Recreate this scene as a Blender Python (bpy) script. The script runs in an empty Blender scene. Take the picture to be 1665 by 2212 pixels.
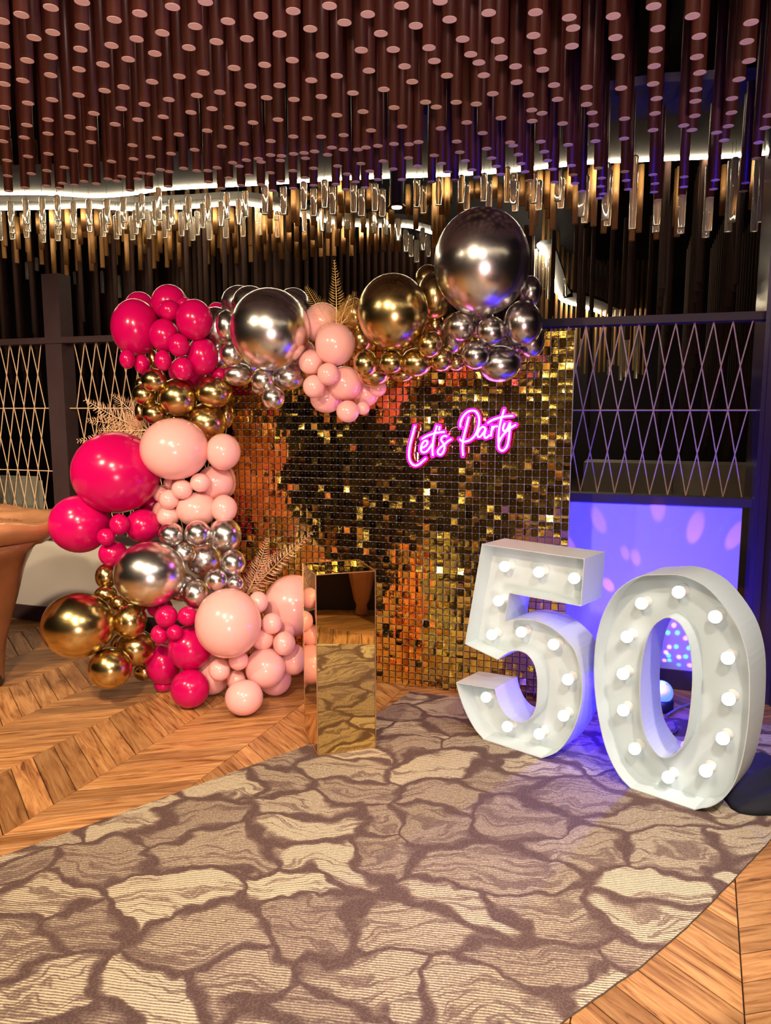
import bpy, bmesh, math, random
from mathutils import Vector, Matrix
random.seed(7)
C = bpy.context.scene.collection
SC = bpy.context.scene
R = math.radians
# ------------------------------------------------------------------ camera
F, CX, CY = 1640.0, 832.5, 1106.0
PITCH = math.atan(220 / F)
CAMZ = 1.5
cd = bpy.data.cameras.new('camera'); cam = bpy.data.objects.new('camera', cd); C.objects.link(cam)
cd.sensor_fit = 'HORIZONTAL'; cd.sensor_width = 36; cd.lens = 36 * F / 1665
cd.clip_start = 0.02; cd.clip_end = 100
cam.location = (0, 0, CAMZ); cam.rotation_euler = (math.pi / 2 - PITCH, 0, 0)
SC.camera = cam
# ------------------------------------------------------------------ exposure, world
SC.view_settings.view_transform = 'Standard'; SC.view_settings.look = 'None'
SC.view_settings.gamma = 1; SC.view_settings.exposure = 0.25
w = bpy.data.worlds.new('world'); SC.world = w; w.use_nodes = True
w.node_tree.nodes['Background'].inputs[0].default_value = (0.35, 0.25, 0.45, 1)
w.node_tree.nodes['Background'].inputs[1].default_value = 0.05

def area_light(name, loc, target, size, power, col, shape='DISK', spread=math.pi):
    l = bpy.data.lights.new(name, 'AREA'); l.shape = shape; l.size = size; l.energy = power; l.color = col; l.spread = spread
    o = bpy.data.objects.new(name, l); C.objects.link(o); o.location = loc
    o.rotation_euler = (Vector(target) - Vector(loc)).to_track_quat('-Z', 'Y').to_euler(); return o
def point_light(name, loc, power, col, rad=0.03):
    l = bpy.data.lights.new(name, 'POINT'); l.energy = power; l.color = col; l.shadow_soft_size = rad
    o = bpy.data.objects.new(name, l); C.objects.link(o); o.location = loc; return o
def spot_light(name, loc, target, power, col, cone, blend=0.3, rad=0.005):
    l = bpy.data.lights.new(name, 'SPOT'); l.energy = power; l.color = col; l.spot_size = cone; l.spot_blend = blend; l.shadow_soft_size = rad
    o = bpy.data.objects.new(name, l); C.objects.link(o); o.location = loc
    o.rotation_euler = (Vector(target) - Vector(loc)).to_track_quat('-Z', 'Y').to_euler(); return o
WARM = (1.0, 0.76, 0.50)
# ceiling downlights of the room, near and behind the viewer
for nm, loc, tgt, sz, pw, col, sp in [
    ('ceiling_light', (-0.9, 0.7, 2.72), (-1.2, 3.3, 0.5), 0.14, 34, WARM, 120),
    ('ceiling_light', (0.7, 0.5, 2.72), (0.1, 2.2, 0.0), 0.14, 14, (1.0, 0.86, 0.74), 80),
    ('ceiling_light', (-2.2, 1.6, 2.72), (-1.9, 4.3, 0.3), 0.14, 22, WARM, 110),
    ('ceiling_light', (1.6, 1.1, 2.72), (1.1, 1.9, 0.0), 0.14, 14, (1.0, 0.87, 0.80), 75),
    ('ceiling_light', (0.0, -1.8, 2.72), (0.0, 1.0, 0.0), 0.3, 30, (1.0, 0.84, 0.70), 140),
]:
    area_light(nm, loc, tgt, sz, pw, col, spread=R(sp))

area_light('added_fill_light', (0.6, -1.6, 0.25), (0.0, 2.6, 2.8), 0.5, 42, (1.0, 0.70, 0.66), spread=R(120))  # unseen area lamp added behind the viewer to brighten rod ends and balloons
area_light('ceiling_light', (-2.3, 2.7, 2.72), (-2.7, 5.3, 0.45), 0.10, 15, WARM, spread=R(70))  # extra lamp added to brighten the left wall
# ------------------------------------------------------------------ geometry of the view
CAM = Vector((0, 0, CAMZ))
def ray(u, v):
    x = (u - CX) / F; y = -(v - CY) / F
    return Vector((x, math.cos(PITCH) + y * math.sin(PITCH), -math.sin(PITCH) + y * math.cos(PITCH)))
def at_z(u, v, z=0.0):
    d = ray(u, v); return CAM + d * ((z - CAMZ) / d.z)
def at_y(u, v, Y):
    d = ray(u, v); return CAM + d * (Y / d.y)
def at_plane(u, v, p0, n):
    d = ray(u, v); return CAM + d * (((p0 - CAM).dot(n)) / d.dot(n))
A = R(18.4)
ES = Vector((math.cos(A), -math.sin(A), 0)); EN = Vector((-math.sin(A), -math.cos(A), 0))  # along the wall / towards the viewer
WP = Vector((-2.55, 5.34, 0)); SP = Vector((.17, 3.99, 0))
def wall(s, z, off=0.0, base=WP):
    """point at coordinate s along the wall, height z, off metres in front of it"""
    k = base - ES * base.dot(ES)
    return k + ES * s + EN * off + Vector((0, 0, z))

# ------------------------------------------------------------------ materials
def nt(name):
    m = bpy.data.materials.new(name); m.use_nodes = True
    return m, m.node_tree, m.node_tree.nodes['Principled BSDF']
def N(t, typ, **kw):
    n = t.nodes.new(typ)
    for k, v in kw.items():
        if k.startswith('i_'): n.inputs[int(k[2:])].default_value = v
        else: setattr(n, k, v)
    return n
def mat(name, col, rough=0.5, metal=0.0, emit=None, es=0.0, noise=0.0, nscale=8.0, bump=0.0, spec=0.5, trans=0.0, ior=1.45, coat=0.0, sss=0.0, alpha=1.0):
    m, t, b = nt(name)
    b.inputs['Base Color'].default_value = (*col, 1); b.inputs['Roughness'].default_value = rough
    b.inputs['Metallic'].default_value = metal; b.inputs['Specular IOR Level'].default_value = spec
    b.inputs['Transmission Weight'].default_value = trans; b.inputs['IOR'].default_value = ior
    b.inputs['Coat Weight'].default_value = coat; b.inputs['Coat Roughness'].default_value = 0.06
    if sss: b.inputs['Subsurface Weight'].default_value = sss; b.inputs['Subsurface Scale'].default_value = 0.03
    if emit: b.inputs['Emission Color'].default_value = (*emit, 1); b.inputs['Emission Strength'].default_value = es
    if noise or bump:
        tc = N(t, 'ShaderNodeTexCoord'); nz = N(t, 'ShaderNodeTexNoise'); nz.inputs['Scale'].default_value = nscale; nz.inputs['Detail'].default_value = 4
        t.links.new(tc.outputs['Object'], nz.inputs['Vector'])
        if noise:
            mx = N(t, 'ShaderNodeMix', data_type='RGBA')
            mx.inputs[6].default_value = (*[c * (1 - noise) for c in col], 1); mx.inputs[7].default_value = (*[min(1, c * (1 + noise)) for c in col], 1)
            t.links.new(nz.outputs[0], mx.inputs[0]); t.links.new(mx.outputs[2], b.inputs['Base Color'])
        if bump:
            bp = N(t, 'ShaderNodeBump'); bp.inputs['Strength'].default_value = bump; bp.inputs['Distance'].default_value = 0.01
            t.links.new(nz.outputs[0], bp.inputs['Height']); t.links.new(bp.outputs[0], b.inputs['Normal'])
    return m

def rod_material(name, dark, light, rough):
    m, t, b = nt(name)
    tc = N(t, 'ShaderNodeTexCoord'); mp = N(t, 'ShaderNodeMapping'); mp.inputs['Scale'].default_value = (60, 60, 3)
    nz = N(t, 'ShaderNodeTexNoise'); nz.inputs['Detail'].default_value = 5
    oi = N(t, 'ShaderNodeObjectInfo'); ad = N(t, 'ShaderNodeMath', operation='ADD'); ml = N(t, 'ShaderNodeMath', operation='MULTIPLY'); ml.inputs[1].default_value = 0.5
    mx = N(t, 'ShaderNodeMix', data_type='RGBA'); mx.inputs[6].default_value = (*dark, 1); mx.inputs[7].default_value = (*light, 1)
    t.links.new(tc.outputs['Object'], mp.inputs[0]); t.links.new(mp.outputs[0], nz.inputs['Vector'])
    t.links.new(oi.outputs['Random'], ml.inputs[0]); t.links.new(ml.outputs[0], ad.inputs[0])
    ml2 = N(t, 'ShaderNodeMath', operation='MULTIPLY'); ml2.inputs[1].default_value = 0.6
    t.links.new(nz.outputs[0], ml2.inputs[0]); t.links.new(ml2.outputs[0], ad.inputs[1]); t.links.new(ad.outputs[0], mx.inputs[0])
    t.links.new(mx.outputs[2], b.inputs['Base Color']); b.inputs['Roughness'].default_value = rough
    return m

M = {}
M['hot'] = mat('hot_pink_latex', (0.54, 0.002, 0.10), 0.2, spec=0.45, sss=0.08)
M['pink'] = mat('light_pink_latex', (0.90, 0.47, 0.45), 0.2, spec=0.5, sss=0.12, coat=.35)
M['gold'] = mat('chrome_gold_latex', (0.62, 0.47, 0.20), 0.22, 1.0, noise=0.06, nscale=3)
M['silver'] = mat('chrome_silver_latex', (0.78, 0.76, 0.74), 0.24, 1.0, noise=0.06, nscale=3)
M['steel'] = mat('chrome_dark_silver_latex', (0.58, 0.54, 0.55), 0.24, 1.0, noise=0.06, nscale=3)
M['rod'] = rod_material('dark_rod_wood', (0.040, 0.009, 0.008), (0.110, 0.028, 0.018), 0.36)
M['shadedrod'] = rod_material('shaded_rod_wood', (0.014, 0.005, 0.006), (0.060, 0.024, 0.016), 0.9)  # same rod wood, darkened to put the dim far light into its colour
M['litrod'] = rod_material('strip_lit_rod_wood', (0.34, 0.16, 0.055), (0.58, 0.32, 0.12), 0.38)  # same rod wood, lightened so its colour carries the strips' warm glow
M['cap'] = mat('rod_end_grain', (0.95, 0.70, 0.67), 0.5, noise=0.10, nscale=60)
M['crystal'] = mat('clear_acrylic', (1.0, 0.95, 0.84), 0.05, 0, trans=.80, ior=1.30, spec=.8)
M['led'] = mat('led_strip', (1, 1, 1), emit=(1.0, 0.83, 0.55), es=38)
M['led2'] = mat('led_strip_dimmed', (1, 1, 1), emit=(1.0, 0.83, 0.55), es=13)
M['raft'] = mat('painted_ceiling_raft', (0.045, 0.045, 0.055), 0.8, noise=0.15, nscale=4)
M['fascia'] = mat('pale_fascia', (0.14, 0.13, 0.12), 0.7, noise=0.05)
M['black'] = mat('black_ceiling', (0.012, 0.010, 0.018), 0.8, noise=0.2, nscale=2)
M['navy'] = mat('dark_wall_paint', (0.02, 0.014, 0.02), 0.7, noise=0.2, nscale=2)
M['tanwall'] = mat('warm_tan_wall', (0.45, 0.34, 0.24), 0.7, noise=0.1, nscale=2)
M['frame'] = mat('dark_stained_frame', (0.032, 0.016, 0.018), 0.6, noise=0.25, nscale=12)
M['white'] = mat('white_wall_paint', (0.47, 0.44, 0.40), 0.6, noise=0.03, nscale=3)
M['rope'] = mat('tan_lattice_rope', (0.55, 0.38, 0.24), 0.6, noise=0.15, nscale=80)
M['digit'] = mat('white_painted_metal', (0.56, 0.63, 0.64), 0.4, noise=0.02, nscale=5)
M['bulb'] = mat('lit_bulb', (1, 1, 1), emit=(1.0, 0.98, 0.94), es=2.1)
M['socket'] = mat('white_bulb_socket', (0.85, 0.85, 0.82), 0.4, noise=0.02)
M['mirror'] = mat('gold_mirror_acrylic', (0.74, 0.58, 0.25), 0.015, 1.0, noise=0.02)
M['mirrorb'] = mat('brass_edge_trim', (0.75, 0.48, 0.25), 0.3, 1.0, noise=0.05)
M['tile'] = mat('gold_sequin_foil', (0.92, 0.62, 0.13), 0.10, 1.0, bump=0.12, nscale=30)
M['grid'] = mat('clear_plastic_grid', (0.72, 0.68, 0.74), 0.35, noise=0.05, spec=0.8)
M['backing'] = mat('shimmer_backing', (0.02, 0.015, 0.02), 0.7, noise=0.1)
M['neon'] = mat('neon_tube', (1, 1, 1), emit=(1.0, 0.18, 0.90), es=15)
M['acrylic'] = mat('neon_glow_acrylic', (0.80, 0.03, 0.62), 0.25, noise=0.03)  # clear acrylic given a magenta base colour to stand in for tube glow
M['cloth'] = mat('black_cloth', (0.012, 0.012, 0.018), 0.9, noise=0.3, nscale=10)
M['fern'] = mat('gold_sprayed_fern', (0.92, 0.60, 0.20), 0.38, 0.45, noise=0.2, nscale=60)
M['fern2'] = mat('copper_sprayed_fern', (0.86, 0.54, 0.34), 0.45, 0.3, noise=0.2, nscale=60)
M['tablew'] = mat('polished_carved_wood', (0.40, 0.18, 0.08), 0.26, noise=0.4, nscale=5, coat=0.4, bump=.06)
M['tableleg'] = mat('dark_carved_wood', (0.26, 0.10, 0.042), 0.28, noise=0.6, nscale=4, coat=0.4, bump=.08)
M['cable'] = mat('grey_cable', (0.25, 0.25, 0.3), 0.5, noise=0.05)
M['blackp'] = mat('black_plastic', (0.02, 0.02, 0.025), 0.4, noise=0.1)
M['fabric'] = mat('grey_upholstery', (0.16, 0.15, 0.12), 0.9, noise=0.15, nscale=40)
M['cabinet'] = mat('grey_olive_panel', (0.20, 0.17, 0.13), 0.6, noise=0.08, nscale=5)
M['dome'] = mat('party_light_dome', (0.5, 0.6, 1.0), 0.05, emit=(0.03, 0.10, 1.0), es=2.5, bump=0.8, nscale=60)

# ------------------------------------------------------------------ helpers
def link(o, parent=None):
    C.objects.link(o)
    if parent: o.parent = parent
    return o
def obj(name, bm, m, parent=None, smooth=False):
    me = bpy.data.meshes.new(name); bm.normal_update(); bm.to_mesh(me); bm.free()
    if smooth: me.polygons.foreach_set('use_smooth', [True] * len(me.polygons))
    for mm in (m if isinstance(m, (list, tuple)) else [m]): me.materials.append(mm)
    return link(bpy.data.objects.new(name, me), parent)
def tag(o, label=None, cat=None, group=None, kind=None):
    if label: o['label'] = label
    if cat: o['category'] = cat
    if group: o['group'] = group
    if kind: o['kind'] = kind
    return o
def empty(name, loc=(0, 0, 0), rz=0.0, parent=None):
    o = bpy.data.objects.new(name, None); o.location = loc; o.rotation_euler = (0, 0, rz); o.empty_display_size = .05
    return link(o, parent)
def box(bm, c, s, rz=0.0, mi=0):
    mtx = Matrix.Translation(c) @ Matrix.Rotation(rz, 4, 'Z') @ Matrix.Diagonal((*s, 1))
    r = bmesh.ops.create_cube(bm, size=1, matrix=mtx)
    for f in {f for v in r['verts'] for f in v.link_faces}: f.material_index = mi
    return r['verts']
def cyl(bm, p0, p1, r0, r1=None, seg=10, caps=True):
    p0, p1 = Vector(p0), Vector(p1); d = p1 - p0; r1 = r0 if r1 is None else r1
    mtx = Matrix.Translation((p0 + p1) / 2) @ d.to_track_quat('Z', 'Y').to_matrix().to_4x4()
    return bmesh.ops.create_cone(bm, cap_ends=caps, segments=seg, radius1=r0, radius2=r1, depth=d.length, matrix=mtx)['verts']
def tube(bm, pts, r, seg=8, mi=0):
    pts = [Vector(p) for p in pts]; rings = []
    up = Vector((0.13, 0.2, 1)).normalized()
    for i, p in enumerate(pts):
        t = (pts[min(i + 1, len(pts) - 1)] - pts[max(i - 1, 0)]).normalized()
        a = t.cross(up)
        if a.length < 1e-3: a = t.cross(Vector((1, 0, 0)))
        a.normalize(); b = t.cross(a)
        rr = r[i] if isinstance(r, (list, tuple)) else r
        rings.append([bm.verts.new(p + (a * math.cos(k * 2 * math.pi / seg) + b * math.sin(k * 2 * math.pi / seg)) * rr) for k in range(seg)])
    for i in range(len(rings) - 1):
        for k in range(seg):
            bm.faces.new((rings[i][k], rings[i][(k + 1) % seg], rings[i + 1][(k + 1) % seg], rings[i + 1][k])).material_index = mi
    for rg in (rings[0], rings[-1]):
        try: bm.faces.new(rg).material_index = mi
        except ValueError: pass
def lathe(bm, prof, seg=32, c=(0, 0, 0), fn=None):
    rings = []
    for (r, z) in prof:
        ring = []
        for k in range(seg):
            a = 2 * math.pi * k / seg
            rr, zz, aa = (r, z, a) if fn is None else fn(r, z, a)
            ring.append(bm.verts.new((c[0] + rr * math.cos(aa), c[1] + rr * math.sin(aa), c[2] + zz)))
        rings.append(ring)
    for i in range(len(rings) - 1):
        for k in range(seg):
            bm.faces.new((rings[i][k], rings[i][(k + 1) % seg], rings[i + 1][(k + 1) % seg], rings[i + 1][k]))
    bm.faces.new(rings[0][::-1]); bm.faces.new(rings[-1])
def catmull(P, n=6, closed=False):
    out = []; L = len(P)
    rng = range(L if closed else L - 1)
    for i in rng:
        g = (lambda k: P[k % L]) if closed else (lambda k: P[max(0, min(L - 1, k))])
        p0, p1, p2, p3 = g(i - 1), g(i), g(i + 1), g(i + 2)
        for j in range(n):
            t = j / n
            out.append(tuple(0.5 * ((2 * b) + (-a + c) * t + (2 * a - 5 * b + 4 * c - d) * t * t + (-a + 3 * b - 3 * c + d) * t ** 3) for a, b, c, d in zip(p0, p1, p2, p3)))
    if not closed: out.append(tuple(P[-1]))
    return out

# ================================================================== SETTING
# ---- floor: chevron parquet
RD = R(67.5); er = Vector((math.cos(RD), math.sin(RD), 0)); en = Vector((math.sin(RD), -math.cos(RD), 0))
def wood_material():
    m, t, b = nt('chevron_oak')
    at = N(t, 'ShaderNodeUVMap'); oi = N(t, 'ShaderNodeObjectInfo'); tc = N(t, 'ShaderNodeAttribute'); tc.attribute_name = 'rnd'
    mp = N(t, 'ShaderNodeMapping'); mp.inputs['Scale'].default_value = (2.2, 22, 1)
    cmb = N(t, 'ShaderNodeCombineXYZ'); ml = N(t, 'ShaderNodeMath', operation='MULTIPLY'); ml.inputs[1].default_value = 37
    sm = N(t, 'ShaderNodeMath', operation='ADD'); t.links.new(oi.outputs['Random'], sm.inputs[0]); t.links.new(tc.outputs['Fac'], sm.inputs[1])
    t.links.new(sm.outputs[0], ml.inputs[0]); t.links.new(ml.outputs[0], cmb.inputs[0]); t.links.new(ml.outputs[0], cmb.inputs[1]); t.links.new(ml.outputs[0], cmb.inputs[2])
    t.links.new(at.outputs[0], mp.inputs[0]); va = N(t, 'ShaderNodeVectorMath', operation='ADD'); t.links.new(mp.outputs[0], va.inputs[0]); t.links.new(cmb.outputs[0], va.inputs[1])
    nz = N(t, 'ShaderNodeTexNoise'); nz.inputs['Scale'].default_value = 1.3; nz.inputs['Detail'].default_value = 8; nz.inputs['Roughness'].default_value = .62; nz.inputs['Distortion'].default_value = 1.4
    t.links.new(va.outputs[0], nz.inputs['Vector'])
    cr = N(t, 'ShaderNodeValToRGB'); e = cr.color_ramp.elements
    e[0].position = .30; e[0].color = (.10, .035, .012, 1); e[1].position = .78; e[1].color = (.66, .37, .16, 1)
    x = e.new(.44); x.color = (.38, .165, .055, 1); x = e.new(.58); x.color = (.54, .27, .10, 1)
    t.links.new(nz.outputs[0], cr.inputs[0])
    hs = N(t, 'ShaderNodeHueSaturation'); fr = N(t, 'ShaderNodeMath', operation='FRACT'); m7 = N(t, 'ShaderNodeMath', operation='MULTIPLY'); m7.inputs[1].default_value = 7.31
    t.links.new(sm.outputs[0], m7.inputs[0]); t.links.new(m7.outputs[0], fr.inputs[0])
    mr = N(t, 'ShaderNodeMapRange'); mr.inputs[3].default_value = .68; mr.inputs[4].default_value = 1.25
    t.links.new(fr.outputs[0], mr.inputs[0]); t.links.new(mr.outputs[0], hs.inputs['Value']); t.links.new(cr.outputs[0], hs.inputs['Color'])
    t.links.new(hs.outputs[0], b.inputs['Base Color']); b.inputs['Roughness'].default_value = .38
    bp = N(t, 'ShaderNodeBump'); bp.inputs['Strength'].default_value = .25; bp.inputs['Distance'].default_value = .003
    t.links.new(nz.outputs[0], bp.inputs['Height']); t.links.new(bp.outputs[0], b.inputs['Normal'])
    return m
M['wood'] = wood_material()
M['joint'] = mat('floor_joint', (0.03, 0.012, 0.008), 0.8, noise=0.2)
bm = bmesh.new(); box(bm, (0, 6, -.06), (18, 24, .10)); floor = tag(obj('floor', bm, M['joint']), kind='structure')
CW, PR, SL = .40, .1155, .270        # column width, plank pitch along the ridge, slant over one column
def plank_geom(typ, ins=.0016, h=.010, bev=.0015):
    # local frame: u across the column (0..CW), v along the ridge; typ 0 slants down, 1 up
    sg = -SL if typ == 0 else SL
    L = math.hypot(CW, SL)
    def P(u, v, z): return en * u + er * (v + sg * u / CW) + Vector((0, 0, z))
    vi = ins * 1.35
    low = [P(ins, vi, -h), P(CW - ins, vi, -h), P(CW - ins, PR - vi, -h), P(ins, PR - vi, -h)]
    mid = [Vector((p.x, p.y, -bev)) for p in low]
    i2 = ins + bev; v2 = vi + bev * 1.35
    top = [P(i2, v2, 0), P(CW - i2, v2, 0), P(CW - i2, PR - v2, 0), P(i2, PR - v2, 0)]
    uv = lambda q: None
    vs = low + mid + top
    fs = [(8, 9, 10, 11)] + [(a, (a + 1) % 4, 4 + (a + 1) % 4, 4 + a) for a in range(4)] + [(4 + a, 4 + (a + 1) % 4, 8 + (a + 1) % 4, 8 + a) for a in range(4)]
    d = (en * CW + er * sg).normalized(); nn = Vector((-d.y, d.x, 0))
    uvs = [(p.dot(d), p.dot(nn)) for p in vs]
    return vs, fs, uvs
def plank_mesh(items, name, rnd=None):
    V, Fc, U, K = [], [], [], []
    for (vs, fs, uvs), off, r in items:
        b0 = len(V); V += [tuple(v + off) for v in vs]
        for f in fs:
            Fc.append(tuple(b0 + i for i in f)); U += [uvs[i] for i in f]
        K += [r] * len(vs)
    me = bpy.data.meshes.new(name); me.from_pydata(V, [], Fc); me.update()
    ul = me.uv_layers.new(name='UVMap')
    for i, u in enumerate(U): ul.data[i].uv = u
    a = me.attributes.new('rnd', 'FLOAT', 'POINT'); a.data.foreach_set('value', K)
    me.materials.append(M['wood']); return me
G = [plank_geom(0), plank_geom(1)]
PM = [plank_mesh([(G[0], Vector(), 0.0)], 'plank'), plank_mesh([(G[1], Vector(), 0.0)], 'plank')]
carpet_poly = [(-3.3, .62), (-1.3, 2.383), (-1.065, 2.59), (-.758, 2.875), (-.376, 3.22), (-.10, 3.52), (.06, 3.76), (.13, 3.90), (1.0, 3.62), (2.35, 3.38), (1.357, 2.494), (1.115, 2.256), (.88, 2.035), (.691, 1.874), (.434, 1.687), (-1.4, .05)]
def inside(x, y, P=carpet_poly):
    r = False; j = len(P) - 1
    for i in range(len(P)):
        xi, yi = P[i]; xj, yj = P[j]
        if (yi > y) != (yj > y) and x < (xj - xi) * (y - yi) / (yj - yi) + xi: r = not r
        j = i
    return r
def proj(p):
    d = Vector(p) - CAM; fw = Vector((0, math.cos(PITCH), -math.sin(PITCH))); up = Vector((0, math.sin(PITCH), math.cos(PITCH)))
    z = d.dot(fw)
    if z < .05: return None
    return CX + F * d.x / z, CY - F * d.dot(up) / z, z
ind, rest = [], []
for k in range(-18, 16):
    n0 = .173 + CW * k
    typ = 0 if (k % 2) else 1
    # column between n0 and n0+CW
    rb = 2.547 if typ == 0 else 2.547 - SL
    for j in range(-60, 60):
        v = rb + PR * j
        off = en * n0 + er * v
        sg = -SL if typ == 0 else SL
        c = off + en * CW / 2 + er * (PR / 2 + sg / 2)
        if not (-5.5 < c.x < 4.5 and -2.5 < c.y < 7): continue
        cor = [off + en * a + er * (b + sg * a / CW) for a in (0, CW) for b in (0, PR)]
        pr = [proj(q) for q in cor]
        vis = any(p and -10 < p[0] < 1675 and 1300 < p[1] < 2225 for p in pr) and not all(inside(q.x, q.y) for q in cor)
        (ind if vis else rest).append((typ, off, c))
ind.sort(key=lambda a: (a[2] - CAM).length)
rest += ind[300:]; ind = ind[:300]
for typ, off, c in ind:
    o = bpy.data.objects.new('plank', PM[typ]); o.location = off + Vector((0, 0, 0)); link(o, floor)
me = plank_mesh([(G[t], o, random.random()) for t, o, c in rest], 'planks')
o = link(bpy.data.objects.new('planks', me), floor); o['kind'] = 'stuff'

# ---- carpet
def carpet_material():
    m, t, b = nt('marbled_carpet')
    tc = N(t, 'ShaderNodeTexCoord')
    nzd = N(t, 'ShaderNodeTexNoise'); nzd.inputs['Scale'].default_value = 3.2; nzd.inputs['Detail'].default_value = 3; nzd.inputs['Roughness'].default_value = .5
    t.links.new(tc.outputs['Object'], nzd.inputs['Vector'])
    sub = N(t, 'ShaderNodeVectorMath', operation='SUBTRACT'); sub.inputs[1].default_value = (.5, .5, .5)
    scl = N(t, 'ShaderNodeVectorMath', operation='SCALE'); scl.inputs['Scale'].default_value = .40
    add = N(t, 'ShaderNodeVectorMath', operation='ADD')
    t.links.new(nzd.outputs['Color'], sub.inputs[0]); t.links.new(sub.outputs[0], scl.inputs[0]); t.links.new(scl.outputs[0], add.inputs[0]); t.links.new(tc.outputs['Object'], add.inputs[1])
    mp = N(t, 'ShaderNodeMapping'); mp.inputs['Rotation'].default_value = (0, 0, R(-12)); mp.inputs['Scale'].default_value = (3.2, 4.6, 0.001)
    t.links.new(add.outputs[0], mp.inputs[0])
    def vor(feature, vec, scale=1.0):
        v = N(t, 'ShaderNodeTexVoronoi', feature=feature, voronoi_dimensions='2D'); v.inputs['Scale'].default_value = scale
        t.links.new(vec, v.inputs['Vector']); return v
    ve = vor('DISTANCE_TO_EDGE', mp.outputs[0]); vc = vor('F1', mp.outputs[0])
    # band width varies
    nw = N(t, 'ShaderNodeTexNoise'); nw.inputs['Scale'].default_value = 1.7; t.links.new(mp.outputs[0], nw.inputs['Vector'])
    mw = N(t, 'ShaderNodeMapRange'); mw.inputs[1].default_value = .35; mw.inputs[2].default_value = .65; mw.inputs[3].default_value = .03; mw.inputs[4].default_value = .12
    t.links.new(nw.outputs[0], mw.inputs[0])
    dv = N(t, 'ShaderNodeMath', operation='DIVIDE'); t.links.new(ve.outputs['Distance'], dv.inputs[0]); t.links.new(mw.outputs[0], dv.inputs[1])
    vein = N(t, 'ShaderNodeMapRange', interpolation_type='SMOOTHSTEP'); vein.inputs[1].default_value = .35; vein.inputs[2].default_value = 1.5
    t.links.new(dv.outputs[0], vein.inputs[0])       # 0 in vein
    # streaks: long thin dark lines
    ms = N(t, 'ShaderNodeMapping'); ms.inputs['Rotation'].default_value = (0, 0, R(22)); ms.inputs['Scale'].default_value = (1.1, 9.0, .001)
    t.links.new(add.outputs[0], ms.inputs[0])
    ns = N(t, 'ShaderNodeTexNoise'); ns.inputs['Scale'].default_value = 1.5; ns.inputs['Detail'].default_value = 3; ns.inputs['Distortion'].default_value = .8
    t.links.new(ms.outputs[0], ns.inputs['Vector'])
    st = N(t, 'ShaderNodeMapRange', interpolation_type='SMOOTHSTEP'); st.inputs[1].default_value = .0; st.inputs[2].default_value = .05; st.inputs[3].default_value = .45; st.inputs[4].default_value = 1
    sb = N(t, 'ShaderNodeMath', operation='SUBTRACT'); sb.inputs[1].default_value = .5; ab = N(t, 'ShaderNodeMath', operation='ABSOLUTE')
    t.links.new(ns.outputs[0], sb.inputs[0]); t.links.new(sb.outputs[0], ab.inputs[0]); t.links.new(ab.outputs[0], st.inputs[0])
    # fine wavy stripes
    wv = N(t, 'ShaderNodeTexWave', bands_direction='Y', wave_profile='SIN'); wv.inputs['Scale'].default_value = 34; wv.inputs['Distortion'].default_value = 3.0
    wv.inputs['Detail'].default_value = 1.5; wv.inputs['Detail Scale'].default_value = .55
    mwv = N(t, 'ShaderNodeMapping'); mwv.inputs['Rotation'].default_value = (0, 0, R(8)); t.links.new(tc.outputs['Object'], mwv.inputs[0]); t.links.new(mwv.outputs[0], wv.inputs['Vector'])
    # cell brightness
    sepc = N(t, 'ShaderNodeSeparateColor'); t.links.new(vc.outputs['Color'], sepc.inputs[0])
    cb = N(t, 'ShaderNodeMapRange'); cb.inputs[3].default_value = .46; cb.inputs[4].default_value = .92
    pw_ = N(t, 'ShaderNodeMath', operation='POWER'); pw_.inputs[1].default_value = 1.8; t.links.new(sepc.outputs[0], pw_.inputs[0]); t.links.new(pw_.outputs[0], cb.inputs[0])
    k1 = N(t, 'ShaderNodeMath', operation='MULTIPLY'); t.links.new(cb.outputs[0], k1.inputs[0]); t.links.new(vein.outputs[0], k1.inputs[1])
    k2 = N(t, 'ShaderNodeMath', operation='MULTIPLY'); t.links.new(k1.outputs[0], k2.inputs[0]); t.links.new(st.outputs[0], k2.inputs[1])
    # stripe threshold: share of light yarn grows with k2
    sm = N(t, 'ShaderNodeMath', operation='SUBTRACT'); sm.inputs[1].default_value = .5; t.links.new(wv.outputs['Fac'], sm.inputs[0])
    sm2 = N(t, 'ShaderNodeMath', operation='MULTIPLY_ADD'); am = N(t, 'ShaderNodeMath', operation='MULTIPLY'); t.links.new(k2.outputs[0], am.inputs[0]); am.inputs[1].default_value = .95; t.links.new(am.outputs[0], sm2.inputs[1]); t.links.new(sm.outputs[0], sm2.inputs[0]); t.links.new(k2.outputs[0], sm2.inputs[2])
    nf = N(t, 'ShaderNodeTexNoise'); nf.inputs['Scale'].default_value = 160; nf.inputs['Detail'].default_value = 2; t.links.new(tc.outputs['Object'], nf.inputs['Vector'])
    fz = N(t, 'ShaderNodeMath', operation='MULTIPLY_ADD'); fz.inputs[1].default_value = .8; fz.inputs[2].default_value = -.36
    t.links.new(nf.outputs[0], fz.inputs[0]); fa = N(t, 'ShaderNodeMath', operation='ADD'); t.links.new(fz.outputs[0], fa.inputs[0]); t.links.new(sm2.outputs[0], fa.inputs[1])
    cr = N(t, 'ShaderNodeValToRGB'); e = cr.color_ramp.elements
    e[0].position = .0; e[0].color = (.10, .058, .052, 1); e[1].position = 1.0; e[1].color = (.62, .54, .37, 1)
    x = e.new(.45); x.color = (.22, .155, .12, 1); x = e.new(.70); x.color = (.38, .30, .205, 1)
    t.links.new(fa.outputs[0], cr.inputs[0]); t.links.new(cr.outputs[0], b.inputs['Base Color'])
    b.inputs['Roughness'].default_value = .92; b.inputs['Specular IOR Level'].default_value = .15
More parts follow.
